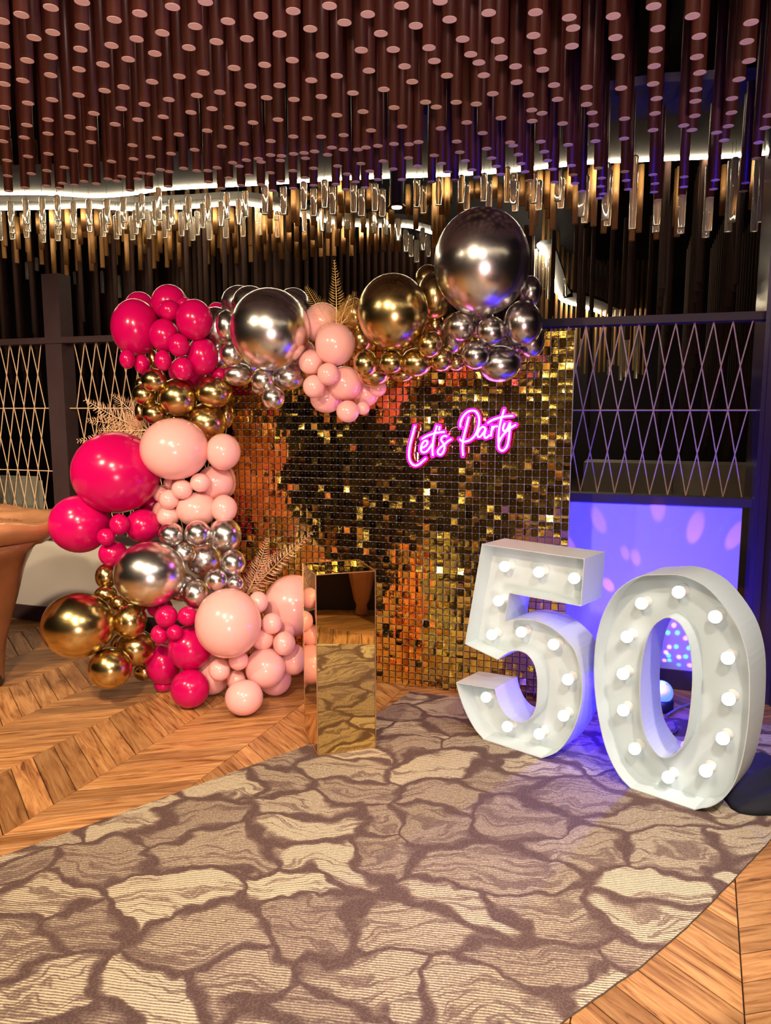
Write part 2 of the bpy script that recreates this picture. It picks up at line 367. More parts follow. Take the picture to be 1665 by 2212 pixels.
    bp = N(t, 'ShaderNodeBump'); bp.inputs['Strength'].default_value = .5; bp.inputs['Distance'].default_value = .003
    t.links.new(fa.outputs[0], bp.inputs['Height']); t.links.new(bp.outputs[0], b.inputs['Normal'])
    return m
M['carpet'] = carpet_material()
M['fringe'] = mat('carpet_cut_edge', (0.10, 0.07, 0.05), 0.95, noise=0.4, nscale=90)
bm = bmesh.new()
# resample outline with a slightly ragged cut edge
pts = []
for i in range(len(carpet_poly)):
    a = Vector((*carpet_poly[i], 0)); b_ = Vector((*carpet_poly[(i + 1) % len(carpet_poly)], 0)); L = (b_ - a).length; k = max(1, int(L / .03))
    for j in range(k):
        p = a.lerp(b_, j / k); nrm = Vector((-(b_ - a).y, (b_ - a).x, 0)).normalized(); pts.append(p + nrm * random.uniform(-.0015, .0015))
bot = [bm.verts.new((p.x, p.y, .0005)) for p in pts]; top = [bm.verts.new((p.x, p.y, .008)) for p in pts]
bm.faces.new(top[::-1]) if False else bm.faces.new(top)
for i in range(len(pts)):
    bm.faces.new((bot[i], bot[(i + 1) % len(pts)], top[(i + 1) % len(pts)], top[i])).material_index = 1
bmesh.ops.recalc_face_normals(bm, faces=bm.faces)
tag(obj('carpet', bm, [M['carpet'], M['fringe']]), 'beige and brown marbled carpet strip running diagonally across the parquet floor', 'carpet')

# ---- room shell
def structure(name, bm, m, parent=None):
    o = obj(name, bm, m, parent); o['kind'] = 'structure'; return o
bm = bmesh.new(); box(bm, (0, 6, 4.30), (18, 24, .1)); structure('ceiling', bm, M['black'])
bm = bmesh.new(); box(bm, (0, 17.0, 2.1), (18, .1, 4.3)); structure('wall_back', bm, M['navy'])
bm = bmesh.new(); box(bm, (0, -5.5, 2.1), (18, .1, 4.3)); structure('wall_front', bm, M['tanwall'])
bm = bmesh.new(); box(bm, (-8.5, 6, 2.1), (.1, 24, 4.3)); structure('wall_left', bm, M['navy'])
bm = bmesh.new(); box(bm, (8.5, 6, 2.1), (.1, 24, 4.3)); structure('wall_right', bm, M['navy'])

# ---- partition: white dado, frame, lattice
def wbox(bm, s0, s1, z0, z1, off0, off1):
    c = wall((s0 + s1) / 2, (z0 + z1) / 2, (off0 + off1) / 2)
    box(bm, c, (s1 - s0, abs(off1 - off0), z1 - z0), -A)
SPLIT, SEND, SLEFT = -2.2, .56, -5.6
bm = bmesh.new(); wbox(bm, SLEFT, SPLIT, 0, .60, -.10, 0); structure('wall_partition', bm, M['white'])
bm = bmesh.new(); wbox(bm, SPLIT, SEND - .04, 0, 1.005, -.10, 0); structure('wall_partition', bm, M['white'])
bm = bmesh.new(); wbox(bm, SLEFT, SPLIT, 0, .105, 0, .018); structure('baseboard_back', bm, M['frame'])
bm = bmesh.new(); wbox(bm, SPLIT, SEND - .04, 0, .105, 0, .018); structure('baseboard_back', bm, M['frame'])
for nm, a0, a1, z0, z1, of in [('trim_1', SLEFT, SEND, 1.945, 1.985, .03), ('trim_2', SLEFT, SPLIT, .60, .645, .02), ('trim_3', SPLIT, SEND, 1.005, 1.05, .02)]:
    bm = bmesh.new(); wbox(bm, a0, a1, z0, z1, -.09, of); structure(nm, bm, M['frame'])
for nm, s0, s1, z0, z1, o0, o1 in [('trim_4', -3.835, -3.70, .645, 2.40, -.10, .02), ('trim_5', SPLIT - .05, SPLIT + .05, 0, 1.96, -.10, .02), ('trim_6', -5.60, -5.45, 0, 2.4, -.10, .02)]:
    bm = bmesh.new(); wbox(bm, s0, s1, z0, z1, o0, o1); structure(nm, bm, M['frame'])
M['pillar'] = mat('glossy_dark_pillar', (0.05, 0.03, 0.06), 0.18, 0.2, noise=0.1, bump=0.2, nscale=3)
bm = bmesh.new(); wbox(bm, SEND, SEND + .55, 0, 3.2, -.30, .10); structure('trim_7', bm, M['pillar'])
for i in range(3):
    bm = bmesh.new(); wbox(bm, SEND + .02 + i * .11, SEND + .055 + i * .11, 0, 3.2, .10, .125); structure('trim_8', bm, M['pillar'])
def lattice(name, label, s0, s1, ztop, rows, pitch=.0904, rh=.4475):
    root = empty(name, wall((s0 + s1) / 2, ztop, 0)); tag(root, label, 'lattice')
    inv = -root.location
    def st(p, q, nm='strand', r=.0035):
        bm = bmesh.new(); cyl(bm, p + inv, q + inv, r, seg=6); obj(nm, bm, M['rope'], root)
    k0 = math.ceil((s0 + .296) / pitch); k1 = math.floor((s1 + .296) / pitch)
    for row in range(rows):
        za = ztop - row * rh; zb = za - rh
        if row: 
            st(wall(s0, za, -.03), wall(s1, za, -.03), 'cross_bar', .004)
        for k in range(k0, k1 + 1):
            s = -.296 + k * pitch
            for d, of in ((1, -.033), (-1, -.027)):
                e = s + d * pitch
                if e < s0 or e > s1: continue
                st(wall(s, za, of), wall(e, zb, of))
lattice('lattice_screen', 'diamond rope lattice on the right, above the blue-lit wall panel', -1.05, SEND, 1.947, 2)
lattice('lattice_screen', 'diamond rope lattice between the dark post and the hot pink balloons', -3.70, -2.25, 1.947, 3, rh=.4345)
lattice('lattice_screen', 'diamond rope lattice at far left, behind the carved wooden table', -5.45, -3.84, 1.947, 3, rh=.4345)

# things seen through the lattice
bm = bmesh.new(); box(bm, (0, 0, .53), (1.55, .5, 1.06))
cab = empty('sideboard', (2.55, 6.75, 0), -A); tag(cab, 'grey olive sideboard seen through the right lattice', 'cabinet')
bm2 = bmesh.new(); box(bm2, (0, 0, .52), (1.5, .45, 1.04)); obj('body', bm2, M['cabinet'], cab); bm.free()
for i in (-1, 1):
    bm = bmesh.new(); box(bm, (i * .375, -.235, .52), (.74, .02, 1.0)); obj('door', bm, M['cabinet'], cab)
def chair(loc, rz, label):
    t = empty('chair', loc, rz); tag(t, label, 'chair', )
    bm = bmesh.new(); box(bm, (0, 0, .44), (.46, .46, .10)); bmesh.ops.bevel(bm, geom=bm.edges[:], offset=.03, segments=3, affect='EDGES'); obj('seat', bm, M['fabric'], t, True)
    bm = bmesh.new(); vs = box(bm, (0, .2, .72), (.44, .07, .52))
    bmesh.ops.bevel(bm, geom=bm.edges[:], offset=.034, segments=4, affect='EDGES'); obj('backrest', bm, M['fabric'], t, True)
    for a in (-1, 1):
        for b_ in (-1, 1):
            bm = bmesh.new(); cyl(bm, (a * .2, b_ * .2, 0), (a * .19, b_ * .19, .40), .014, .02); obj('leg', bm, M['blackp'], t)
chair((-3.42, 6.35, 0), R(160), 'grey upholstered chair behind the lattice at the left edge')
chair((-2.88, 6.25, 0), R(165), 'grey upholstered chair behind the lattice, nearest the dark post')

# ================================================================== CEILING FEATURE
HZ = 2.80   # underside of the front rods
Z1 = .25225
D1 = [(183,130),(436,68),(703,18),(18,183),(978,172),(1197,118),(1477,62),(704,232),(452,281),(291,326),(22,390),(955,392),(1170,337),(1390,285),(233,521),(436,487),(688,424),(881,555),(1098,510),(1326,461),(1617,411),(37,567),(35,722),(195,692),(434,647),(677,596),(896,779),(1058,748),(1302,703),(1536,657),(241,886),(446,857),(673,817),(45,922),(804,974),(1039,933),(1237,896),(1446,855),(230,1074),(411,1028),(598,1003),(781,1101),(986,1067),(1181,1028),(1398,1003),(208,1180),(412,1147),(598,1142),(780,1220),(34,1096),(25,1212),(240,1342),(415,1320),(628,1290),(955,1385),(1135,1246),(1143,1363),(1346,1187),(1532,1155),(1288,1344),(1465,1318),(61,1376),(552,1436),(755,1418),(403,1464),(66,1508),(268,1490),(1042,1512),(925,1535),(850,1525),(1208,1484),(1290,1493),(1375,1455),(1450,1472),(1510,1478),(1572,1444),(1628,1448),(720,1555),(535,1572),(1180,1535),(640,1588),(825,1575),(1000,1552),(400,1595),(215,1610),(75,1640),(1275,1612),(1115,1632),(1440,1600),(510,1615),(655,1605)]
D2 = [(133,18),(326,185),(608,138),(885,98),(1195,53),(1323,196),(1523,125),(45,228),(10,412),(228,360),(488,335),(769,294),(1031,250),(1635,290),(115,625),(379,585),(640,558),(877,518),(1134,478),(1468,432),(60,820),(257,793),(519,740),(768,734),(1040,690),(1258,652),(1533,608),(1660,768),(190,933),(433,894),(657,839),(891,854),(1126,830),(1396,799),(10,965),(149,1121),(336,1094),(541,1052),(755,1027),(1006,1017),(1259,988),(1483,958),(41,1285),(274,1256),(464,1233),(693,1210),(886,1172),(1124,1173),(1316,1159),(1551,1119),(233,1439),(367,1396),(484,1374),(422,1425),(587,1362),(611,1389),(692,1330),(785,1337),(776,1376),(889,1320),(978,1312),(990,1357),(1068,1299),(1216,1266),(1179,1328),(1315,1283),(1438,1283),(1508,1266),(1610,1251),(1060,1443),(1265,1424),(1465,1403),(883,1464),(690,1482),(508,1502),(334,1527),(155,1464),(60,1465),(1347,1493),(1540,1468),(1655,1382),(440,1590),(710,1635),(610,1585),(885,1615),(1060,1590),(1250,1580),(1420,1560),(1335,1625),(270,1615),(1500,1610),(1610,1540),(160,1560),(780,1555),(985,1525)]
D3 = [(186,52),(518,12),(933,113),(1333,108),(1622,153),(1655,243),(12,291),(309,223),(598,170),(710,338),(1011,349),(1316,307),(116,427),(422,411),(779,468),(1040,498),(1374,441),(1645,398),(213,571),(468,525),(849,538),(1163,571),(1396,599),(278,702),(576,650),(891,647),(1173,706),(1492,731),(38,768),(122,924),(392,877),(484,919),(655,878),(712,852),(827,893),(968,805),(1272,815),(1522,853),(1575,846),(193,1086),(524,1102),(745,1051),(1302,945),(1389,972),(1038,1013),(1306,1039),(1566,1060),(881,1142),(47,1263),(122,1235),(190,1228),(251,1237),(332,1219),(402,1205),(659,1214),(1116,1222),(1142,1249),(915,1275),(1378,1215),(1612,1242),(36,1380),(247,1355),(467,1333),(322,1425),(529,1403),(685,1306),(733,1380),(790,1458),(958,1356),(998,1427),(1187,1325),(1210,1404),(1408,1301),(1435,1378),(1480,1452),(115,1450),(445,1560),(1495,1562),(1280,1548),(1245,1473),(1640,1420),(580,1475),(640,1545),(835,1520),(1035,1495),(190,1540)]
D4 = [(361,136),(379,313),(400,472),(694,55),(729,239),(713,413),(699,549),(691,696),(719,817),(706,940),(690,1078),(740,1073),(1016,136),(1070,303),(1052,473),(1076,603),(1044,743),(1041,839),(1035,960),(1012,1077),(943,1040),(1500,188),(1465,346),(1482,505),(1400,658),(1342,816),(1338,934),(1311,1045),(1278,1162),(1215,1098),(140,725),(426,731),(140,866),(186,935),(198,1037),(455,983),(450,1148),(213,1169),(237,1393),(266,1475),(259,1543),(276,1604),(456,1421),(468,1494),(484,1567),(690,1446),(706,1520),(698,1590),(946,1464),(944,1547),(930,1620),(1206,1491),(1190,1566),(1160,1638),(1545,1312),(1457,1514),(1438,1583),(1615,1060),(1645,957),(1563,1180),(1480,1180),(18,1370),(28,1448),(45,1518),(103,1583),(250,1640),(730,1655)]
discs = [(x * Z1, y * Z1) for x, y in D1] + [(410 + x * Z1, y * Z1) for x, y in D2] + [(820 + x * Z1, y * Z1) for x, y in D3] + [(1230 + x * .26126, y * .26126) for x, y in D4]
bm = bmesh.new(); cyl(bm, (0, 0, .0015), (0, 0, 1.42), .0245, seg=18); me_rod = bpy.data.meshes.new('rod'); bm.to_mesh(me_rod); bm.free()
me_rod.materials.append(M['rod']); me_rod.polygons.foreach_set('use_smooth', [len(p.vertices) == 4 for p in me_rod.polygons])
bm = bmesh.new(); cyl(bm, (0, 0, 0), (0, 0, .0015), .0243, seg=18); me_cap = bpy.data.meshes.new('end_cap'); bm.to_mesh(me_cap); bm.free(); me_cap.materials.append(M['cap'])
placed = []
def too_close(p, dmin, L):
    return any((p.x - q.x) ** 2 + (p.y - q.y) ** 2 < dmin * dmin for q in L)
def hanging(name, mesh, cap, p, label, group, cat='rod', capn='end_cap'):
    o = bpy.data.objects.new(name, mesh); o.location = p; link(o); tag(o, label, cat, group)
    if cap: link(bpy.data.objects.new(capn, cap), o)
    return o
nrod = 0
for (u, v) in discs:
    p = at_z(u, v, HZ)
    if too_close(p, .0495, placed): continue
    placed.append(p); nrod += 1
    hanging('hanging_rod', me_rod, me_cap, p, 'long dark brown rod with pale pink end, hanging in the front ceiling cluster', 'dark hanging rods of the front ceiling cluster')
# rods of the same cluster above and behind the viewer, out of frame but seen in the chrome balloons
V, Fc = [], []
def add_rod(p, L, r, seg=8, z=None):
    b0 = len(V)
    for zz in (p.z, p.z + L):
        for k in range(seg): V.append((p.x + r * math.cos(6.2832 * k / seg), p.y + r * math.sin(6.2832 * k / seg), zz))
    for k in range(seg): Fc.append((b0 + k, b0 + (k + 1) % seg, b0 + seg + (k + 1) % seg, b0 + seg + k))
    Fc.append(tuple(b0 + k for k in range(seg))[::-1])
def flush(name, m, label, cat, cap=None):
    global V, Fc
    me = bpy.data.meshes.new(name); me.from_pydata(V, [], Fc); me.update(); me.materials.append(m)
    me.polygons.foreach_set('use_smooth', [len(p.vertices) == 4 for p in me.polygons])
    if cap: me.materials.append(cap); me.polygons.foreach_set('material_index', [0 if len(p.vertices) == 4 else 1 for p in me.polygons])
    o = link(bpy.data.objects.new(name, me)); tag(o, label, cat, kind='stuff'); V, Fc = [], []; return o
for i in range(-26, 27):
    for j in range(-14, 14):
        p = Vector((i * .15 + (j % 2) * .075, j * .15 + random.uniform(-.01, .01), HZ))
        q = proj(p)
        if q and -60 < q[0] < 1725 and q[1] > -30: continue
        if p.y > 2.6 or too_close(p, .06, placed): continue
        if any((p.x - lx) ** 2 + (p.y - ly) ** 2 < .2 ** 2 for lx, ly in ((-.9, .6), (.8, .3), (-2.2, 1.6), (1.9, 1.2), (0, -1.8))): continue
        add_rod(p, 1.4, .0245)
flush('overhead_rods', M['rod'], 'mass of dark hanging rods overhead, continuing the front ceiling cluster out of frame', 'rods', M['cap'])

# ---- light rafts and LED strips
HS = 3.35
strip1 = [(-120, 416), (0, 418), (100, 418), (205, 424), (290, 418), (360, 408), (560, 397), (700, 388), (800, 383), (870, 381), (960, 378), (1100, 369), (1260, 352), (1380, 346), (1500, 341), (1585, 337), (1760, 322)]
front1 = [(-120, 372), (0, 372), (120, 368), (250, 362), (400, 340), (560, 312), (700, 285), (800, 262), (900, 250), (1000, 240), (1160, 222), (1300, 197), (1420, 178), (1560, 170), (1650, 165), (1760, 160), (1900, 150)]
strip2 = [(-120, 449), (0, 451), (100, 449), (180, 446), (260, 451), (300, 452), (400, 448), (480, 442), (530, 441), (590, 450), (640, 462), (700, 477), (760, 486), (830, 488), (880, 489), (905, 495), (940, 505)]
strip3 = [(1165, 530), (1175, 546), (1190, 590), (1200, 625), (1212, 645), (1228, 653), (1260, 662), (1290, 672), (1335, 693)]
def raft(nm, front, back, th=.05):
    fr = [at_z(u, v, HS) for u, v in front]; bk = [at_z(u, v, HS) for u, v in back]
    bm = bmesh.new(); up = Vector((0, 0, th))
    a = [bm.verts.new(p) for p in fr]; b_ = [bm.verts.new(p) for p in bk]; a2 = [bm.verts.new(p + up) for p in fr]; b2 = [bm.verts.new(p + up) for p in bk]
    for i in range(len(a) - 1):
        bm.faces.new((a[i], a[i + 1], b_[i + 1], b_[i])); bm.faces.new((a2[i], b2[i], b2[i + 1], a2[i + 1]))
        bm.faces.new((a[i], a2[i], a2[i + 1], a[i + 1])).material_index = 1; bm.faces.new((b_[i], b_[i + 1], b2[i + 1], b2[i])).material_index = 1
    bm.faces.new((a[0], b_[0], b2[0], a2[0])); bm.faces.new((a[-1], a2[-1], b2[-1], b_[-1]))
    bmesh.ops.recalc_face_normals(bm, faces=bm.faces)
    return structure(nm, bm, [M['raft'], M['fascia']])
raft('trim_9', front1, strip1)
raft('trim_10', [(u, v - 15) for u, v in strip2], strip2)
raft('trim_11', [(u + 26, v - 4) for u, v in strip3[:5]] + [(u + 8, v - 22) for u, v in strip3[5:]], strip3)
def strip(pts, r, label):
    P = catmull([tuple(at_z(u, v, HS - .012)) for u, v in pts], 5)
    bm = bmesh.new(); tube(bm, P, r, 8); o = obj('light_strip', bm, M['led'], None, True); tag(o, label, 'light strip'); return o
strip(strip1, .013, 'upper warm LED light strip curving along the front ceiling raft')
strip(strip2, .014, 'lower warm LED light strip winding from the left to above the gold balloon')
strip(strip3, .032, 'short far LED light strip above the right end of the partition')

def strip_xyz(P, r, label):
    bm = bmesh.new(); tube(bm, catmull(P, 6), r, 8); o = obj('light_strip', bm, M['led2'], None, True); tag(o, label, 'light strip')
strip_xyz([(-3.6, 1.9, 2.74), (-2.6, 1.2, 2.74), (-1.5, 1.45, 2.74), (-.3, 1.15, 2.74), (.9, .95, 2.74), (1.9, 1.35, 2.74), (3.2, 1.5, 2.74)], .009, 'overhead LED light strip just out of frame above, mirrored as an arc in the balloons')
strip_xyz([(-3.4, -.6, 2.74), (-1.8, -1.0, 2.74), (0, -.5, 2.74), (1.8, -1.0, 2.74), (3.2, -.5, 2.74)], .009, 'overhead LED light strip behind the viewer, seen only as a reflection')
# ---- crystals
S_ = .33634
cl = [(75,225,355),(80,352,398),(82,398,438),(172,215,338),(182,330,388),(172,380,428),(278,195,333),(280,333,378),(279,372,408),(278,400,458),(375,185,318),(378,318,368),(378,368,408),(372,405,447),(478,230,358),(478,350,400),(474,400,437),(577,185,345),(578,345,390),(693,180,340),(680,290,395),(665,350,422),(798,170,328),(795,280,372),(765,270,412),(750,320,437),(915,160,310),(892,210,363),(873,250,405),(852,290,442),(1025,140,315),(1000,190,352),(985,250,412),(955,260,435),(1108,180,342),(1085,235,383),(1058,310,430),(1168,262,418),(1215,165,330),(1195,225,378),(1238,340,445),(1268,255,412),(1305,215,367),(1340,152,320),(1345,320,442),(1422,200,355),(1460,138,305),(1450,310,430),(1535,190,345),(1578,122,295),(1560,290,420),(2,250,445)]
cm = [(18,165,328),(32,260,410),(68,105,278),(140,148,315),(147,310,425),(187,95,280),(317,80,250),(320,300,390),(380,118,290),(430,300,385),(451,65,237),(478,340,395),(502,105,278),(598,340,375),(636,92,267),(686,135,290),(773,80,258),(768,340,398),(820,122,294),(843,350,407),(920,345,448),(1040,52,233),(1082,95,272),(1181,40,220),(970,388,518),(1003,422,550),(1040,450,585),(1077,388,508),(1113,412,550),(1325,30,207),(1361,72,250),(1470,15,195),(1503,60,242),(1620,5,203)]
crr = [(8,240,420),(22,290,470),(140,235,413),(172,280,461),(296,218,400),(314,265,450),(447,250,500),(467,255,543),(600,200,520),(613,240,562),(773,160,580),(930,180,556),(925,200,600),(1088,180,570),(1085,200,610),(1262,190,594),(1245,200,635),(1413,150,538),(1388,150,600),(1595,150,538),(1555,160,598)]
far = [(1148,530,600),(1155,540,615),(1165,545,620),(1172,570,625),(1183,560,645),(1190,600,650),(1220,600,640),(1315,700,810),(1340,700,822),(1373,690,818),(1350,705,815),(205,590,632),(222,590,633),(240,590,642),(258,595,643),(163,585,615),(60,570,604),(80,560,585),(103,560,600),(398,648,668),(430,650,662)]
cx_list = []
for x, a, b_ in cl:
    u, v0, v1 = x * S_, 370 + a * S_, 370 + b_ * S_
    D = 6.35 + (v1 - 480) * .012; L = max(.20, (v1 - v0) * D / F); cx_list.append((u, v1, D, L, .0235, 'near'))
for x, a, b_ in cm:
    u, v0, v1 = 550 + x * S_, 370 + a * S_, 370 + b_ * S_
    D = (5.75 if v0 < 430 else 7.3) if b_ < 300 else 7.2; L = max(.20, (v1 - v0) * D / F); cx_list.append((u, v1, D, L, .0235, 'near'))
for x, a, b_ in crr:
    u, v0, v1 = 1105 + x * S_, 300 + a * S_, 300 + b_ * S_
    D = 5.35 if x < 350 else 5.05; cx_list.append((u, v1, D, (v1 - v0) * D / F, .0235, 'near'))
for u, v0, v1 in far:
    D = 9.0; cx_list.append((u, v1, D, (v1 - v0) * D / F, .022, 'far'))
cmeshes = {}
def crystal_mesh(L):
    k = round(L * 20) / 20
    if k not in cmeshes:
        bm = bmesh.new(); lathe(bm, [(.0215, 0), (.0235, .003), (.0235, k - .012), (.016, k - .003), (.004, k)], 14)
        me = bpy.data.meshes.new('crystal'); bm.to_mesh(me); bm.free(); me.materials.append(M['crystal']); me.polygons.foreach_set('use_smooth', [True] * len(me.polygons))
        bm = bmesh.new(); tube(bm, [(0, 0, k - .002), (.004, 0, k + .010), (-.006, 0, k + .020), (0, 0, k + .032), (0, 0, k + .10)], .0014, 5)
        mh = bpy.data.meshes.new('hook'); bm.to_mesh(mh); bm.free(); mh.materials.append(M['blackp'])
        cmeshes[k] = (me, mh)
    return cmeshes[k]
cpos = []
for u, v, D, L, r, g in cx_list:
    p = at_y(u, v, D)
    while too_close(p, .05, cpos): D += .05; p = at_y(u, v, D)
    cpos.append(p); me, mh = crystal_mesh(L)
    lab, grp = (('clear acrylic crystal rod hanging on a hook beside the LED light strips', 'crystal rods beside the light strips') if g == 'near' else ('small far crystal rod glowing behind the partition', 'far crystal rods behind the partition'))
    hanging('crystal_rod', me, mh, p, lab, grp, 'crystal', 'hook')

# ---- rods near the strips, their tan tone carries part of the strip light
BR = [(65,430),(105,460),(210,410),(225,450),(345,375),(370,450),(405,545),(510,530),(525,560),(590,605),(660,580),(645,550),(770,655),(815,600),(930,645),(1060,628),(1225,620),(1350,490),(1540,450),(180,345),(125,510),(240,510),(262,580),(150,560),(130,620),(400,470),(500,440),(1050,560),(1210,540),(45,370),(15,420)]
BM = [(252,328),(550,215),(600,265),(735,240),(558,265),(985,285),(990,215),(1120,215),(1250,210),(1388,185),(1430,175),(1540,170),(1575,235),(1035,370),(1150,380),(1100,320),(1185,440),(1210,375),(1235,295),(1318,265),(1200,275),(880,335),(420,230),(340,180),(100,400),(60,465),(125,515),(172,565),(22,520),(75,575),(150,455),(220,390),(222,510),(270,450),(270,560),(320,500),(322,570),(372,440),(372,550),(420,490),(425,550),(473,430),(470,545),(510,545),(530,480),(570,535),(545,365),(590,425),(630,470),(620,545),(685,525),(698,390),(748,468),(735,525),(783,520),(830,515),(850,460),(885,512),(925,515),(100,300),(200,280),(275,350),(380,345),(1155,495)]
BL = [(340,430),(440,430),(545,425),(625,415),(250,400),(150,400),(710,405),(815,400),(1025,380),(1130,380),(540,385),(350,505),(440,500),(520,470),(608,495),(600,590),(680,490),(685,545),(705,465),(762,540),(795,455),(745,600),(850,535),(870,475),(830,590),(820,640),(940,465),(935,530),(925,585),(905,635),(1030,525),(1050,465),(1012,578),(990,625),(1095,570),(1120,515),(1075,620),(1160,455),(1155,615),(1215,485),(1280,550),(1315,480),(1335,598),(1385,405),(1370,545),(1407,495),(1430,590),(1462,535),(1490,395),(1508,485),(1520,595),(1560,530),(1607,475),(1612,585),(1655,520),(180,520),(120,500),(35,480),(270,500),(510,580),(430,600),(350,620),(270,600),(190,580),(110,590),(30,560),(660,620),(590,640),(500,640),(430,670),(350,670)]
bm = bmesh.new(); cyl(bm, (0, 0, 0), (0, 0, 1.0), .0235, seg=14); me_b = bpy.data.meshes.new('strip_lit_rod'); bm.to_mesh(me_b); bm.free(); me_b.materials.append(M['litrod']); me_b.polygons.foreach_set('use_smooth', [len(p.vertices) == 4 for p in me_b.polygons])
bpos = list(cpos)
def tan(u, v, D):
    p = at_y(u, v, D)
    while too_close(p, .047, bpos): D += .04; p = at_y(u, v, D)
    bpos.append(p)
    o = hanging('strip_lit_rod', me_b, None, p, 'hanging rod coloured tan as lit by the LED light strips', 'tan rods lit by the light strips')
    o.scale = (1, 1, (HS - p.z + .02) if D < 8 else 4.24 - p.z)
def curve_y(pts, u):
    for (a, va), (b_, vb) in zip(pts[:-1], pts[1:]):
        if a <= u <= b_: return at_z(u, va + (vb - va) * (u - a) / (b_ - a), HS).y
    return at_z(u, pts[-1][1], HS).y
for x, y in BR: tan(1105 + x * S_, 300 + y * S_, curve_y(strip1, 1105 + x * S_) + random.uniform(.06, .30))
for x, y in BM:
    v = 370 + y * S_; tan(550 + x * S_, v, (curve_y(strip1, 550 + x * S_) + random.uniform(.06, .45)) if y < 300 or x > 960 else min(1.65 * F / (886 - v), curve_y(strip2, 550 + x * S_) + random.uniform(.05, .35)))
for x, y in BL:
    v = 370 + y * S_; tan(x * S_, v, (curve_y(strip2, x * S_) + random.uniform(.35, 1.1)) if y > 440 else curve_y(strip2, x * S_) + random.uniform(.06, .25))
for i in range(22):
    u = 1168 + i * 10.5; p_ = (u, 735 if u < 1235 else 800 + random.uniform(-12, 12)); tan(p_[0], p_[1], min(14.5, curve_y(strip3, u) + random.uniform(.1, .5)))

# ---- far dark rods beyond the partition (mass)
random.seed(3)
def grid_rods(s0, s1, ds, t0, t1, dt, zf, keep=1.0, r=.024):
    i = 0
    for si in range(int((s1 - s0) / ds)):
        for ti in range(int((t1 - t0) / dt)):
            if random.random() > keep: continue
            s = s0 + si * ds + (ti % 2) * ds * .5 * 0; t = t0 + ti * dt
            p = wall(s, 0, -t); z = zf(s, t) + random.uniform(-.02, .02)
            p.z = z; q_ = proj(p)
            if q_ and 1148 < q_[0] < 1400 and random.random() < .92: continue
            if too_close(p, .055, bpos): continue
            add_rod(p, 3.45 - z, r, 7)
# right: receding rows stepping down
def zr(s, t):
    if t < 3.2: return 2.55 - .10 * (t - 1.0) - .25 * max(0, t - 2.2)
    return max(1.0, 2.35 - .55 * (t - 3.2)) - .12 * math.sin(s * 1.3)
grid_rods(-.4, 3.8, .26, 2.1, 3.3, .19, zr)
grid_rods(-.6, 5.4, .27, 3.4, 6.4, .24, zr)
# left
grid_rods(-7.2, -3.2, .21, 2.4, 6.0, .24, lambda s, t: max(.95, 2.7 - .52 * (t - 1.6)) + .1 * math.sin(s * 2))
# centre: dense dark curtain
grid_rods(-5.4, .2, .085, 4.2, 4.9, .17, lambda s, t: 2.55 - .75 * (t - 4.2) + .35 * random.random())
grid_rods(-5.4, .2, .075, 5.0, 5.2, .17, lambda s, t: 1.05)
flush('far_rods', M['shadedrod'], 'mass of dark rods hanging in rows beyond the partition', 'rods')

# ---- pendant downlight among the rods
p = at_y(857, 449, 5.5)
dl = empty('pendant_downlight', p); tag(dl, 'dark cylindrical downlight hanging among the crystal rods above the gold balloon', 'light')
bm = bmesh.new(); lathe(bm, [(.045, .012), (.048, .02), (.05, .55), (.02, .56), (.008, .62)], 24); obj('body', bm, M['frame'], dl, True)
bm = bmesh.new(); lathe(bm, [(.045, .004), (.062, 0), (.064, .006), (.05, .02)], 24); obj('rim', bm, M['mirrorb'], dl, True)
M['lamp'] = mat('lit_lens', (1, 1, 1), emit=(1, .8, .7), es=6)
bm = bmesh.new(); cyl(bm, (0, 0, -.002), (0, 0, .004), .035, seg=20); obj('lens', bm, M['lamp'], dl)
# warm glow of the strips falls on rods and balloons: real lamps are the strips themselves

# ================================================================== SHIMMER WALL
TP = .0376; SW0 = -2.195
sw = empty('shimmer_wall', wall(SW0 + 25 * TP, 0, 0, SP), -A); tag(sw, 'gold sequin shimmer backdrop wall of small square mirror tiles behind the neon sign', 'backdrop')
# local frame: x along wall, -y towards the viewer
bm = bmesh.new(); box(bm, (0, .030, 25 * TP), (50 * TP, .006, 50 * TP)); obj('backing_board', bm, M['backing'], sw)
for pi in range(5):
    for pj in range(5):
        bm = bmesh.new(); x0 = (pi - 2.5) * 10 * TP; z0 = pj * 10 * TP
        for k in range(11):
            tt = .0032 if k in (0, 10) else .0024
            box(bm, (x0 + k * TP + (.001 if k == 0 else -.001 if k == 10 else 0), .012, z0 + 5 * TP), (tt, .003, 10 * TP)); box(bm, (x0 + 5 * TP, .012, z0 + k * TP + (.001 if k == 0 else -.001 if k == 10 else 0)), (10 * TP, .003, tt))
        obj('panel_grid', bm, M['grid'], sw)
def tile_geo(bend, cup, w=.0330, h=.0334):
    V0 = []; n = 3
    for j in range(n + 1):
        for i in range(n + 1):
            x = (i / n - .5) * w; z = -(j / n) * h + h * .55
            y = -cup * (1 - (2 * i / n - 1) ** 2) - bend * (j / n) ** 2
            V0.append(Vector((x, y, z)))
    F0 = [(j * (n + 1) + i, (j + 1) * (n + 1) + i, (j + 1) * (n + 1) + i + 1, j * (n + 1) + i + 1) for j in range(n) for i in range(n)]
    # pin
    b0 = len(V0); pr = .0016
    for k in range(4): V0.append(Vector((pr * math.cos(k * 1.5708), -.002 - cup, .008 + pr * math.sin(k * 1.5708))))
    V0.append(Vector((0, -.0045 - cup, .008)))
    F1 = [(b0 + k, b0 + (k + 1) % 4, b0 + 4) for k in range(4)]
    return V0, F0, F1
random.seed(11)
TG = [tile_geo(random.uniform(-.0003, .0022), random.uniform(-.0008, .0010)) for _ in range(5)]
TM = []
